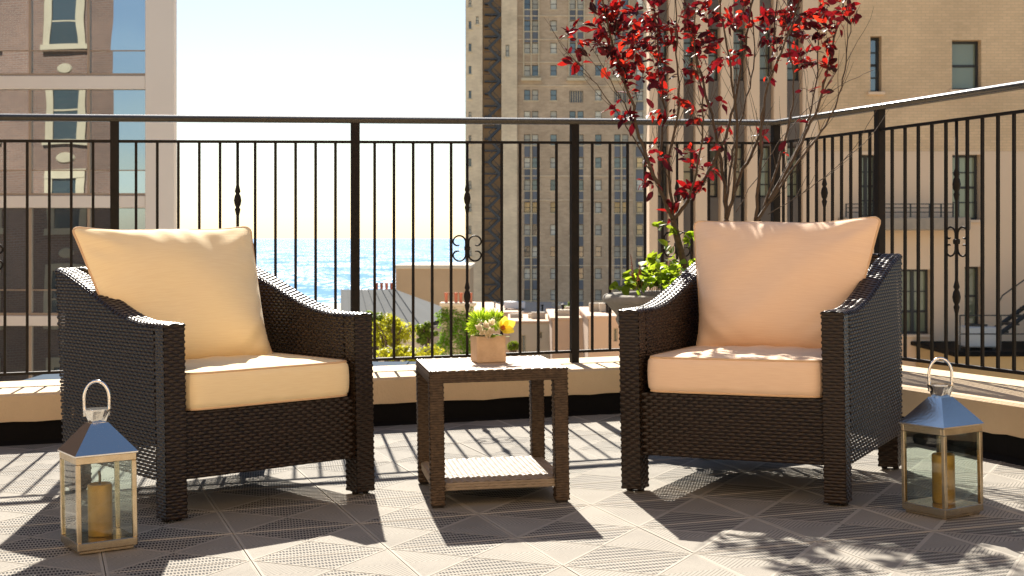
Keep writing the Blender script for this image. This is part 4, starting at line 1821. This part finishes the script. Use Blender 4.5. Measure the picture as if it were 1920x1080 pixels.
holes = []
main_holes = []
wins = []      # (px, row, width px, height px)
for ri, ry in enumerate(rows):
    hh = 20
    for cx in (1038, 1122):
        wins.append((cx, ry, 12, hh, ri))
    for cx in (988.5, 1003.5, 1073.5, 1088.5, 1157.5, 1172.5):
        if ri == 5 and cx > 1010:
            continue
        wins.append((cx, ry, 11.5, hh, ri))
for cx, ry, ww, hh, ri in wins:
    main_holes.append((TX(cx - ww / 2), TX(cx + ww / 2), TZ(ry + hh / 2), TZ(ry - hh / 2)))
for cx in (1080.5, 1164.5):
    main_holes.append((TX(cx - 13), TX(cx + 13), TZ(192), TZ(170)))
sub(wall_holes(TX(970), TX(1187), LAND_Z, TTOP, TDI, main_holes, .5), "main_front", BROWN, tw, OT)
sub(Geo().box(TX(970) + .02, TX(1187) - .02, TDI + .7, TDI + 22, LAND_Z, TTOP - .02), "body", BROWN, tw, OT)
# left wing and piers
lw_h = []
lwins = [(881.5, ry, 5, 15) for ry in rows[1:]] + [(895, 39, 5, 14), (951.5, 96, 6.5, 22)]
for cx, ry, ww, hh in lwins:
    lw_h.append((TX(cx - ww / 2), TX(cx + ww / 2), TZ(ry + hh / 2), TZ(ry - hh / 2)))
sub(wall_holes(TX(873), TX(905), LAND_Z, TTOP, TDI - .6, lw_h[:-1], .4), "wing_front", TAN, tw, OT)
sub(wall_holes(TX(940), TX(969.9), LAND_Z, TTOP, TDI - .6, lw_h[-1:], .4), "pier", TAN, tw, OT)
sub(Geo().box(TX(873) + .02, TX(905) - .02, TDI - .1, TDI + 21, LAND_Z, TTOP - .05).box(TX(940) + .02, TX(969.8), TDI - .1, TDI + .68, LAND_Z, TTOP - .05), "wing_body", TAN, tw, OT)
sub(Geo().box(TX(873), TX(873) + .02, TDI - .6, TDI + 21, LAND_Z, TTOP).box(TX(905) - .02, TX(905), TDI - .6, TDI + 1.8, LAND_Z, TTOP).box(TX(940), TX(940) + .02, TDI - .6, TDI + 1.8, LAND_Z, TTOP).box(
    TX(969.9) - .02, TX(969.9), TDI - .6, TDI, LAND_Z, TTOP), "return_wall", TAN, tw, OT)
sub(Geo().box(TX(905), TX(940), TDI + .75, TDI + 20, LAND_Z, TTOP - .1), "recess_wall", mat("dark_brick", (0.46, 0.31, 0.18), .9, noise=(.5, (.36, .24, .14), .2)), tw, OT)
sub(Geo().box(TX(1187.2), TX(1222), TDI + .6, TDI + 21, LAND_Z, TTOP - .05), "east_wing", TAN, tw, OT)
wm = {}


def tower_window(cx, ry, ww, hh, y, m):
    key = (ww, hh, m.name)
    if key not in wm:
        a, b = ww / 2 * TS_, hh / 2 * TS_
        fr_ = Geo()
        t_ = .06
        fr_.box(-a, -a + t_, 0, .1, -b, b).box(a - t_, a, 0, .1, -b, b).box(-a + t_, a - t_, 0, .1, b - t_, b).box(-a + t_, a - t_, 0, .1, -b, -b + t_)
        fr_.box(-a + t_, a - t_, .02, .1, -.04, .04)
        pn = Geo().box(-a + t_, a - t_, .06, .09, -b + t_, b - t_)
        sl = Geo().box(-a - .12, a + .12, -.50, 0, -b - .16, -b)
        wm[key] = (fr_.mesh("window", FRAME_D), pn.mesh("pane", m), sl.mesh("sill", STONE))
    f_, p_, s_ = wm[key]
    w_ = link("window", f_, tw, (TX(cx) - OT.x, y - OT.y, TZ(ry) - OT.z))
    link("pane", p_, w_)
    link("sill", s_, w_)


rr = random.Random(31)
for cx, ry, ww, hh, ri in wins:
    m = WARM if (ri == 10 and rr.random() < .8) else (SHADE if rr.random() < .62 else TGLASS)
    tower_window(cx, ry, ww, hh, TDI + .42, m)
for cx, ry, ww, hh in lwins:
    tower_window(cx, ry, ww, hh, TDI - .3, SHADE if rr.random() < .6 else TGLASS)
for cx in (1080.5, 1164.5):
    gr = Geo().box(TX(cx - 13), TX(cx + 13), TDI + .4, TDI + .5, TZ(192), TZ(170))
    go = sub(gr, "louvre", SLATE, tw, OT)
    for k in range(6):
        x = TX(cx - 11 + 4.4 * k)
        sub(Geo().box(x - .05, x + .05, TDI + .25, TDI + .39, TZ(191.5), TZ(170.5)), "louvre_bar", STONE, go, OT)
# slate spandrels between paired windows
for c0, c1 in ((988.5, 1003.5), (1073.5, 1088.5), (1157.5, 1172.5)):
    for ri in list(range(0, 4)) + list(range(7, len(rows) - 1)):
        ya, yb = rows[ri] + 10, rows[ri + 1] - 10
        if ri == 3:
            continue
        for cx in (c0, c1):
            sub(Geo().box(TX(cx - 5.2), TX(cx + 5.2), TDI - .06, TDI + .02, TZ(yb - .6), TZ(ya + 2.2)), "spandrel", SLATE, tw, OT)
    sub(Geo().box(TX((c0 + c1) / 2 - 1), TX((c0 + c1) / 2 + 1), TDI - .3, TDI - .01, TZ(141), TZ(-60)), "mullion", STONE, tw, OT)
    sub(Geo().box(TX((c0 + c1) / 2 - 1), TX((c0 + c1) / 2 + 1), TDI - .3, TDI - .01, TZ(600), TZ(253)), "mullion", STONE, tw, OT)
    for ex in (c0 - 6.6, c1 + 6.6):
        sub(Geo().box(TX(ex - 1), TX(ex + 1), TDI - .3, TDI - .01, TZ(143), TZ(-60)), "mullion", STONE, tw, OT)
    sub(Geo().box(TX(c0 - 11), TX(c1 + 11), TDI - .9, TDI - .0, TZ(152), TZ(147)), "balconet", STONE, tw, OT)
for yb in (30, 74, 117, 161, 330, 375, 498):
    sub(Geo().box(TX(970.2), TX(1187), TDI - .12, TDI - .005, TZ(yb + .8), TZ(yb - .8)), "string_course", TAN, tw, OT)
# windows of the east wing
for ri, ry in enumerate(rows[:-1]):
    tower_window(1200, ry, 12, 20, TDI + .45, WARM if ri in (8, 10, 11, 12) else SHADE)
    sub(Geo().box(TX(1193), TX(1207), TDI + .52, TDI + .59, TZ(rows[ri + 1] - 11.5), TZ(ry + 12)), "spandrel", SLATE, tw, OT)
# zigzag fire escape
fe = Geo()
lvl = [r_ + 21 for r_ in rows]
x0, x1 = TX(910), TX(938)
for k in range(len(lvl) - 1):
    za, zb = TZ(lvl[k + 1]), TZ(lvl[k])
    zm = (za + zb) / 2
    yy = TDI - .35
    fe.box(x0 - .1, x1 + .1, yy - .1, yy + 1.05, za - .09, za + .09)
    for p, q in (((x1, za), (x0 + .5, zm)), ((x0 + .5, zm), (x1, zb))):
        fe.tube([(p[0], yy, p[1]), (q[0], yy, q[1])], .27, 4)
        fe.tube([(p[0], yy - .05, p[1] + .95), (q[0], yy - .05, q[1] + .95)], .06, 4)
    fe.box(x0 - .1, x0 + .9, yy - .2, yy + 1.05, zm - .09, zm + .09)
    fe.box(x0 - .1, x1 + .1, yy - .12, yy - .06, za + .95, za + 1.03)
sub(fe, "fire_escape", FESC, tw, OT)

# beige building on the right ---------------------------------------------------------
RDI = 42.0
BEIGE = brick_mat("beige_brick", (0.78, 0.555, 0.335), (0.71, 0.50, 0.295), (0.62, 0.45, 0.28), 1, .9, bw=.24, bh=.085)
PLASTER = mat("pink_beige_plaster", (0.80, 0.60, 0.42), 0.85, noise=(.5, (0.73, 0.545, 0.375), .25), bump=(30, .15))
DARKW = mat("dark_sash", (0.03, 0.032, 0.032), .5)
RGLASS = glass_front("green_room_glass", (0.22, 0.25, 0.17), 1.7, .004, .02, .35)
BGLASS = glass_front("blue_sky_glass", (0.06, 0.11, 0.14), 2.4, .004, .02, .2)
GREYB = mat("grey_bay_panel", (0.20, 0.185, 0.17), .7, noise=(.8, (0.16, 0.15, 0.14), .25), vary=.1)
bb = empty("beige_building", (LX(1560), RDI, LAND_Z))
tag(bb, "beige brick building with grey window bays rising behind the red leaved tree", "building")
OR_ = bb.location.copy()
SPLIT = LZ(284)
wl = [(1632, 1653, 68, 172, 'b'), (1785, 1840, 75, 168, 'c'), (1610, 1646, 290, 407, 'd'), (1785, 1838, 290, 412, 'g'), (1687, 1745, 505, 627, 'e'), (1808, 1840, 500, 612, 'h'),
      (1960, 2010, 75, 168, 'c'), (1960, 2010, 290, 412, 'g')]
hs_ = [(LX(a), LX(b), LZ(d), LZ(c)) for a, b, c, d, k in wl]
up_h = [q for q in hs_ if q[2] > SPLIT]
lo_h = [q for q in hs_ if q[2] < SPLIT]
XW0, XW1 = LX(1531), LX(2500)
BTOPZ = 12.0
sub(wall_holes(XW0, XW1, SPLIT, BTOPZ, RDI, up_h, .45), "brick_wall", BEIGE, bb, OR_)
sub(wall_holes(XW0, XW1, LAND_Z, SPLIT, RDI - .03, lo_h, .48), "plaster_wall", PLASTER, bb, OR_)
sub(Geo().add([(XW0, RDI - .03, SPLIT), (XW1, RDI - .03, SPLIT), (XW1, RDI, SPLIT), (XW0, RDI, SPLIT)], [(0, 1, 2, 3)]), "ledge_strip", PLASTER, bb, OR_)
sub(Geo().prism([(LX(1216) + .02, RDI + .62), (XW1, RDI + .62), (XW1, RDI + 18), (LX(1216) + 2.2, RDI + 18)], LAND_Z, BTOPZ - .05), "body", BEIGE, bb, OR_)
for (a, b, c, d, k), hq in zip(wl, hs_):
    x0, x1, z0, z1 = hq
    y = RDI + .30
    G = Geo()
    t_ = .07
    G.box(x0, x0 + t_, y, y + .1, z0, z1).box(x1 - t_, x1, y, y + .1, z0, z1).box(x0 + t_, x1 - t_, y, y + .1, z1 - t_, z1).box(x0 + t_, x1 - t_, y, y + .1, z0, z0 + t_)
    wo = sub(G, "window", DARKW, bb, OR_)
    ncol, nrow = {'b': (1, 4), 'c': (1, 2), 'd': (2, 4), 'g': (3, 4), 'e': (4, 3), 'h': (1, 2)}[k]
    for i in range(1, ncol):
        x = x0 + t_ + (x1 - x0 - 2 * t_) * i / ncol
        wd = .05 if (k in 'ed' and i == ncol // 2) else .018
        sub(Geo().box(x - wd, x + wd, y + .02, y + .07, z0 + t_, z1 - t_), "muntin", DARKW, wo, OR_)
    for j in range(1, nrow):
        z = z0 + t_ + (z1 - z0 - 2 * t_) * j / nrow
        wd = .035 if (j == nrow // 2) else .018
        sub(Geo().box(x0 + t_, x1 - t_, y + .025, y + .065, z - wd, z + wd), "muntin", DARKW, wo, OR_)
    sub(Geo().box(x0 + t_, x1 - t_, y + .075, y + .09, z0 + t_, z1 - t_), "pane", BGLASS if k == 'b' else RGLASS, wo, OR_)
    sub(Geo().bbox(x0 - .08, x1 + .08, RDI - .10, RDI + .29, z0 - .09, z0 - .002, .01), "sill", PLASTER, wo, OR_)
# piers and recessed bays
bays = [(1232, 1252), (1280, 1302), (1326, 1349), (1373, 1398), (1422, 1448), (1473, 1502)]
edges = [1216] + [v for q in bays for v in q] + [1531]
for i in range(0, len(edges), 2):
    sub(Geo().bbox(LX(edges[i]), LX(edges[i + 1]) - .001, RDI - .25, RDI + .60, LAND_Z, BTOPZ, .02), "pier", PLASTER, bb, OR_)
for a, b in bays:
    x0, x1 = LX(a) + .001, LX(b) - .002
    for zc in range(5):
        ytop = -70 + 220 * zc
        # spandrel panel
        sub(Geo().box(x0, x1, RDI + .22, RDI + .60, LZ(ytop + 122), LZ(ytop)), "bay_panel", GREYB, bb, OR_)
        z1, z0 = LZ(ytop + 123), LZ(ytop + 219)
        G = Geo()
        t_ = .05
        y = RDI + .40
        G.box(x0, x0 + t_, y, y + .1, z0, z1).box(x1 - t_, x1, y, y + .1, z0, z1).box(x0 + t_, x1 - t_, y, y + .1, z1 - t_, z1).box(x0 + t_, x1 - t_, y, y + .1, z0, z0 + t_)
        for j in range(1, 4):
            z = z0 + (z1 - z0) * j / 4
            G.box(x0 + t_, x1 - t_, y + .02, y + .06, z - .018, z + .018)
        wo = sub(G, "window", DARKW, bb, OR_)
        sub(Geo().box(x0 + t_, x1 - t_, y + .065, y + .08, z0 + t_, z1 - t_), "pane", RGLASS, wo, OR_)
# balcony ledge with iron rails
sub(Geo().bbox(LX(1570), LX(1800), RDI - 1.0, RDI - .04, LZ(432), LZ(408), .03), "balcony", mat("weathered_stucco", (0.42, 0.34, 0.26), .9, noise=(3, (.3, .26, .21), .2)), bb, OR_)
br = Geo()
for py in (384, 391, 399):
    br.box(LX(1572), LX(1770), RDI - .98, RDI - .95, LZ(py) - .013, LZ(py) + .013)
for px in (1572, 1605, 1640, 1690, 1725, 1746, 1768):
    br.box(LX(px) - .02, LX(px) + .02, RDI - .985, RDI - .945, LZ(408), LZ(383))
sub(br, "balcony_rail", DARKW, bb, OR_)

# low annex roof with a stair and a machine, bottom right
ax = empty("rooftop_annex", (LX(1880), 38, LAND_Z))
tag(ax, "flat roofed tan annex with a dark edge at the foot of the beige building", "building")
OA = ax.location.copy()


def P38(px, py, d=38.0):
    return at(px, py, d)


p0, p1 = P38(1795, 668), P38(2300, 668)
sub(Geo().box(p0.x, p1.x, 38, 41.9, LAND_Z, p0.z), "wall", mat("ochre_plaster", (0.52, 0.36, 0.17), .9, noise=(1, (.46, .31, .15), .25)), ax, OA)
sub(Geo().bbox(p0.x - .15, p1.x, 37.85, 41.95, p0.z + .002, p0.z + .12, .02), "roof_edge", MT['membrane'], ax, OA)
rzf = p0.z + .125
ac = empty("air_conditioner", (P38(1833, 640, 39).x, 39.0, rzf))
tag(ac, "pale grey air conditioning unit on the annex roof", "machine")
Geo().bbox(-.42, .42, -.35, .35, .06, .62, .03).obj("casing", mat("grey_casing", (0.45, 0.48, 0.5), .45), ac)
Geo().box(-.38, -.30, -.3, .3, 0, .06).box(.30, .38, -.3, .3, 0, .06).obj("feet", DARKW, ac)
fan = Geo()
fan.lathe([(.26, 0), (.26, .05), (.22, .05), (.22, .01)], 20)
fan.v = [(x, y, z + .62) for x, y, z in fan.v]
fan.obj("fan_ring", DARKW, ac)
gd = empty("roof_guardrail", (P38(1850, 660).x, 38.3, rzf))
tag(gd, "thin dark pipe guardrail along the annex roof edge", "railing")
G = Geo()
gx0, gx1 = P38(1800, 600, 38.3).x - gd.location.x, P38(2200, 600, 38.3).x - gd.location.x
for z in (.45, .95):
    G.tube([(gx0, 0, z), (gx1, 0, z)], .018, 6)
G.obj("rail_pipe", DARKW, gd)
x = gx0
while x < gx1:
    Geo().tube([(x, 0, 0), (x, 0, .96)], .02, 6).obj("post", DARKW, gd)
    x += 1.1
st = empty("metal_stair", (P38(1905, 640, 40).x, 40.0, rzf))
tag(st, "dark metal stair climbing to the edge of the picture above the annex", "stair")
G = Geo()
G.tube([(-.45, 0, .35), (1.7, 0, 1.9)], .07, 6).tube([(-.45, .8, .35), (1.7, .8, 1.9)], .07, 6)
G.obj("stringer", DARKW, st)
for k in range(8):
    t = k / 7
    Geo().box(-.5 + 2.1 * t, -.2 + 2.1 * t, .0, .8, .36 + 1.5 * t, .42 + 1.5 * t).obj("tread", DARKW, st)
G = Geo().tube([(-.5, 0, 0), (-.5, 0, 1.2), (-.38, 0, 1.42), (1.7, 0, 2.9)], .02, 6)
G.obj("handrail", DARKW, st)

# ------------------------------------------------------------------ the low town
GREYR = mat("grey_metal_roof", (0.22, 0.225, 0.22), .8, spec=.05, ior=1.1, noise=(.6, (.20, .205, .20), .2))
ROOFB = mat("blue_grey_roofing", (0.11, 0.14, 0.18), .9, spec=0, ior=1.01, noise=(.8, (0.10, 0.125, 0.155), .25), bump=(6, .1))
POT = mat("terracotta_pot", (0.46, 0.15, 0.085), .8, vary=.3)
TANW = mat("tan_render", (0.47, 0.33, 0.205), .9, noise=(.4, (.40, .28, .17), .25))
PINKW = mat("pink_render", (0.60, 0.42, 0.295), .9, noise=(.4, (.53, .37, .26), .25))
CREAM = mat("cream_render", (0.62, 0.54, 0.42), .9, noise=(.4, (.54, .47, .37), .25))

# neighbouring flat roof just beyond the parapet
nb_ = empty("neighbouring_roof", (0, 17, -1.25))
tag(nb_, "flat blue grey roof of the neighbouring building just beyond the parapet", "building")
Geo().box(-7, 3.4, -7.0, 6.6, LAND_Z + 1.25, -.02).obj("wall", CREAM, nb_)
Geo().bbox(-7.1, 3.5, -7.1, 6.7, -.018, .10, .03).obj("roof", ROOFB, nb_)
for k in range(11):
    Geo().box(-6.5 + k * .95, -6.45 + k * .95, -6.9, 6.5, .1005, .125).obj("seam", ROOFB, nb_)

# tan block far back
tb = empty("tan_block", (at(806, 540, 128).x, 134, LAND_Z))
tag(tb, "plain tan block with a flat roof standing in front of the water", "building")
a, b = at(742, 504, 128), at(880, 504, 128)
OX = tb.location
sub(Geo().box(a.x, b.x, 128, 142, LAND_Z, a.z), "wall", TANW, tb, OX)
sub(Geo().bbox(a.x - .15, b.x + .15, 127.85, 142.15, a.z + .003, a.z + .32, .05), "roof_edge", CREAM, tb, OX)

# grey roofed house with chimney pots
gh = empty("grey_roof_house", (at(755, 560, 92).x, 98, LAND_Z))
tag(gh, "house with a wide sloping grey metal roof behind the yellow green trees", "house")
OX = gh.location
d0 = 92.0
A = at(640, 615, d0)
B = at(792, 615, d0)
C = at(742, 548, d0 + 7)
D = at(640, 543, d0 + 7)
E = at(850, 583, d0 + 9)
rf = Geo()
ridge_z = D.z
rf.add([A, B, (C.x, C.y, ridge_z), D, E], [(0, 1, 2, 3), (1, 4, 2)])
rf.add([(A.x, A.y, A.z - .25), (B.x, B.y, B.z - .25), (E.x, E.y, E.z - .25), (A.x, d0 + 16, A.z - .25), (E.x, d0 + 16, A.z - .25), (C.x, C.y + .01, ridge_z), (D.x, D.y + .01, ridge_z)],
       [(6, 5, 4, 3), (5, 2, 4)])
sub(rf, "roof", GREYR, gh, OX)
for k in range(9):
    t = k / 8
    p = A.lerp(B, t)
    q = D.lerp(Vector((C.x, C.y, ridge_z)), t)
    sub(Geo().tube([p + Vector((0, -.02, .03)), q + Vector((0, -.02, .03))], .05, 4), "roof_seam", GREYR, gh, OX)
sub(Geo().prism([(A.x + .2, d0 + .2), (B.x - .2, d0 + .2), (E.x - .2, E.y), (E.x - .2, d0 + 15.8), (A.x + .2, d0 + 15.8)], LAND_Z, A.z - .26), "wall", CREAM, gh, OX)
ck = at(720, 545, d0 + 8)
ch = sub(Geo().box(ck.x - .75, ck.x + .75, d0 + 7.6, d0 + 8.4, ck.z - 1.5, ck.z + .05), "chimney", PINKW, gh, OX)
for k in range(4):
    c = Geo().lathe([(.12, 0), (.10, .1), (.11, .42), (.135, .44), (.135, .50)], 10, (ck.x - .52 + .35 * k, d0 + 8, ck.z + .05))
    sub(c, "chimney_pot", POT, ch, OX)


def leaf_cloud(G, blobs, n, size, r_, flat_=0.0):
    for _ in range(n):
        c, R = r_.choice(blobs)
        d = Vector((r_.gauss(0, 1), r_.gauss(0, 1), r_.gauss(0, 1))).normalized() * (r_.random() ** .35)
        p = Vector((c[0] + d.x * R[0], c[1] + d.y * R[1], c[2] + d.z * R[2]))
        nrm = (d + Vector((r_.gauss(0, .5), r_.gauss(0, .5), r_.gauss(.4, .5)))).normalized()
        u = nrm.orthogonal().normalized()
        u.rotate(Matrix.Rotation(r_.uniform(0, 6.3), 3, nrm))
        v = nrm.cross(u)
        s = size * r_.uniform(.6, 1.3)
        G.add([p - u * s, p + v * s * .5, p + u * s, p - v * s * .5], [(0, 1, 2, 3)])
    return G


# ivy clad chimney stack
iw = empty("ivy_clad_stack", (at(857, 600, 78).x, 78.6, LAND_Z))
tag(iw, "wide chimney stack covered in dense green ivy with a row of red pots", "chimney")
OX = iw.location
a, b = at(828, 570, 78), at(888, 572, 78)
sub(Geo().box(a.x, b.x, 78, 79.3, LAND_Z, a.z - .12), "stack", CREAM, iw, OX)
sub(Geo().bbox(a.x - .12, b.x + .12, 77.88, 79.42, a.z - .118, a.z + .06, .03), "coping", CREAM, iw, OX)
for k in range(6):
    c = Geo().lathe([(.10, 0), (.082, .1), (.092, .44), (.112, .46), (.112, .54)], 10, (a.x + .22 + k * .27, 78.6, a.z + .06))
    sub(c, "chimney_pot", POT, iw, OX)
G = Geo()
rr = random.Random(77)
bl_ = []
for k in range(90):
    zz_ = rr.uniform(LAND_Z + 7, a.z - .35 - .5 * rr.random() ** 2)
    bl_.append(((rr.uniform(a.x - .05, b.x + .05), 77.95, zz_), (.45, .14, .45)))
leaf_cloud(G, bl_, 5200, .085, rr)
io = sub(G, "ivy", leaf_mat("ivy_leaf", (0.13, 0.26, 0.02), (0.30, 0.48, 0.03), .4, .4), iw, OX)
io["kind"] = "stuff"

# yellow green trees
LM1 = leaf_mat("lime_foliage", (0.24, 0.25, 0.02), (0.62, 0.60, 0.03), .4, .5)
LM2 = leaf_mat("mid_foliage", (0.11, 0.16, 0.02), (0.32, 0.42, 0.03), .4, .45)


def town_tree(px, py_top, d, wpx, m, label, seed, name="street_tree", hpx=None):
    r_ = random.Random(seed)
    top = at(px, py_top, d)
    R = wpx / 2 * d / F
    hh = (hpx or wpx * .85) * d / F
    root = empty(name, (top.x, d, LAND_Z))
    tag(root, label, "tree", "trees beyond the parapet")
    cz = top.z - LAND_Z - hh / 2
    tr_ = Geo()
    tr_.tube([(0, 0, 0), (.05, 0, cz * .5), (0, .05, cz)], [.28, .2, .12], 8)
    for k in range(7):
        an = r_.uniform(0, 6.28)
        tr_.tube([(0, 0, cz * .72), (R * .4 * math.cos(an), R * .4 * math.sin(an), cz), (R * .8 * math.cos(an), R * .8 * math.sin(an), cz + hh * .25)], [.1, .06, .02], 6)
    tr_.obj("trunk", MT['bark'], root, True)
    bl2 = []
    for k in range(22):
        v = Vector((r_.gauss(0, 1), r_.gauss(0, 1), r_.gauss(0, 1))).normalized() * r_.uniform(.35, .85)
        q = r_.uniform(.20, .38)
        bl2.append(((v.x * R, v.y * R, cz + v.z * hh / 2), (R * q, R * q, hh / 2 * q * 1.1)))
    leaf_cloud(Geo(), [], 0, 1, r_)
    leaf_cloud(cg_ := Geo(), bl2, 4200, .085, r_)
    cg_.obj("crown", m, root)
    return root


town_tree(735, 590, 70, 95, LM1, "yellow green tree below the grey roofed house", 1)
town_tree(797, 602, 86, 52, LM2, "darker green tree between the grey roof and the ivy stack", 2)
town_tree(704, 580, 84, 44, LM2, "dull green tree close against the wicker arm of the left chair", 3)
town_tree(765, 635, 58, 130, LM1, "low bright yellow green tree nearest the parapet", 4, hpx=60)
town_tree(962, 641, 60, 22, LM2, "small round green bush right of the flower box", 5, hpx=20)
town_tree(1064, 566, 128, 20, LM2, "narrow green tree growing before the foot of the brick tower", 6, hpx=46)

# flat pinkish buildings at the foot of the tower


def flat_house(px0, px1, py, d, depth, m, label, windows=(), name="flat_roofed_house"):
    a_, b_ = at(px0, py, d), at(px1, py, d)
    root = empty(name, ((a_.x + b_.x) / 2, d + depth / 2, LAND_Z))
    tag(root, label, "house", "flat roofed houses below the tower")
    hs2 = []
    for wx0, wx1, wy0, wy1 in windows:
        p, q2 = at(wx0, wy1, d), at(wx1, wy0, d)
        hs2.append((p.x, q2.x, p.z, q2.z))
    sub(wall_holes(a_.x, b_.x, LAND_Z, a_.z, d, hs2, .3), "front", m, root, root.location)
    sub(Geo().box(a_.x, b_.x, d + .35, d + depth, LAND_Z, a_.z - .01), "wall", m, root, root.location)
    sub(Geo().box(a_.x, a_.x + .02, d, d + .36, LAND_Z, a_.z - .012).box(b_.x - .02, b_.x, d, d + .36, LAND_Z, a_.z - .012), "return_wall", m, root, root.location)
    sub(Geo().bbox(a_.x - .12, b_.x + .12, d - .12, d + depth, a_.z + .002, a_.z + .16, .03), "coping", PINKW, root, root.location)
    r_ = random.Random(int(px0))
    for k in range(5):
        vx, vy = r_.uniform(a_.x + .5, b_.x - .5), d + r_.uniform(1.0, depth * .7)
        zt = a_.z + .161
        if k % 2:
            sub(Geo().lathe([(.09, 0), (.09, .55), (.15, .56), (.15, .66), (.02, .72)], 10, (vx, vy, zt)), "vent_pipe", MT['iron'] if k == 3 else GREYR, root, root.location)
        else:
            hw_ = r_.uniform(.25, .6)
            sub(Geo().bbox(vx - hw_, vx + hw_, vy, vy + .6, zt, zt + r_.uniform(.3, .6), .03), "roof_box", CREAM, root, root.location)
    for x0_, x1_, z0_, z1_ in hs2:
        wo_ = sub(Geo().box(x0_, x0_ + .07, d + .2, d + .3, z0_, z1_).box(x1_ - .07, x1_, d + .2, d + .3, z0_, z1_).box(x0_ + .07, x1_ - .07, d + .2, d + .3, z1_ - .07, z1_), "window", STONE, root, root.location)
        sub(Geo().box(x0_ + .07, x1_ - .07, d + .24, d + .26, z0_, z1_ - .07), "pane", RG, wo_, root.location)
    return root


flat_house(884, 1092, 588, 150, 24, PINKW, "long tan roofed house at the foot of the tower, behind the other flat roofs")
flat_house(955, 1034, 606, 104, 10, CREAM, "pale house with one dark narrow window right of the flowers", [(978, 986, 628, 662), (1012, 1017, 622, 634)])
flat_house(1035, 1102, 600, 97, 12, PINKW, "plain pinkish house with a flat roof left of the tall rail post's foot")
flat_house(1103, 1200, 597, 90, 12, PINKW, "plain pinkish house with a flat roof beside the stone urn", [(1150, 1158, 615, 640)])
ru = empty("rooftop_unit", (at(965, 580, 156).x, 156, at(965, 588, 150).z + .16))
tag(ru, "white rooftop box on the long tan roof before the tower", "machine")
Geo().bbox(-1.15, 1.15, -1, 1, .12, .85, .05).obj("casing", mat("white_casing", (.7, .71, .74), .5), ru)
Geo().box(-1.0, -.8, -.9, .9, 0, .12).box(.8, 1.0, -.9, .9, 0, .12).obj("feet", DARKW, ru)
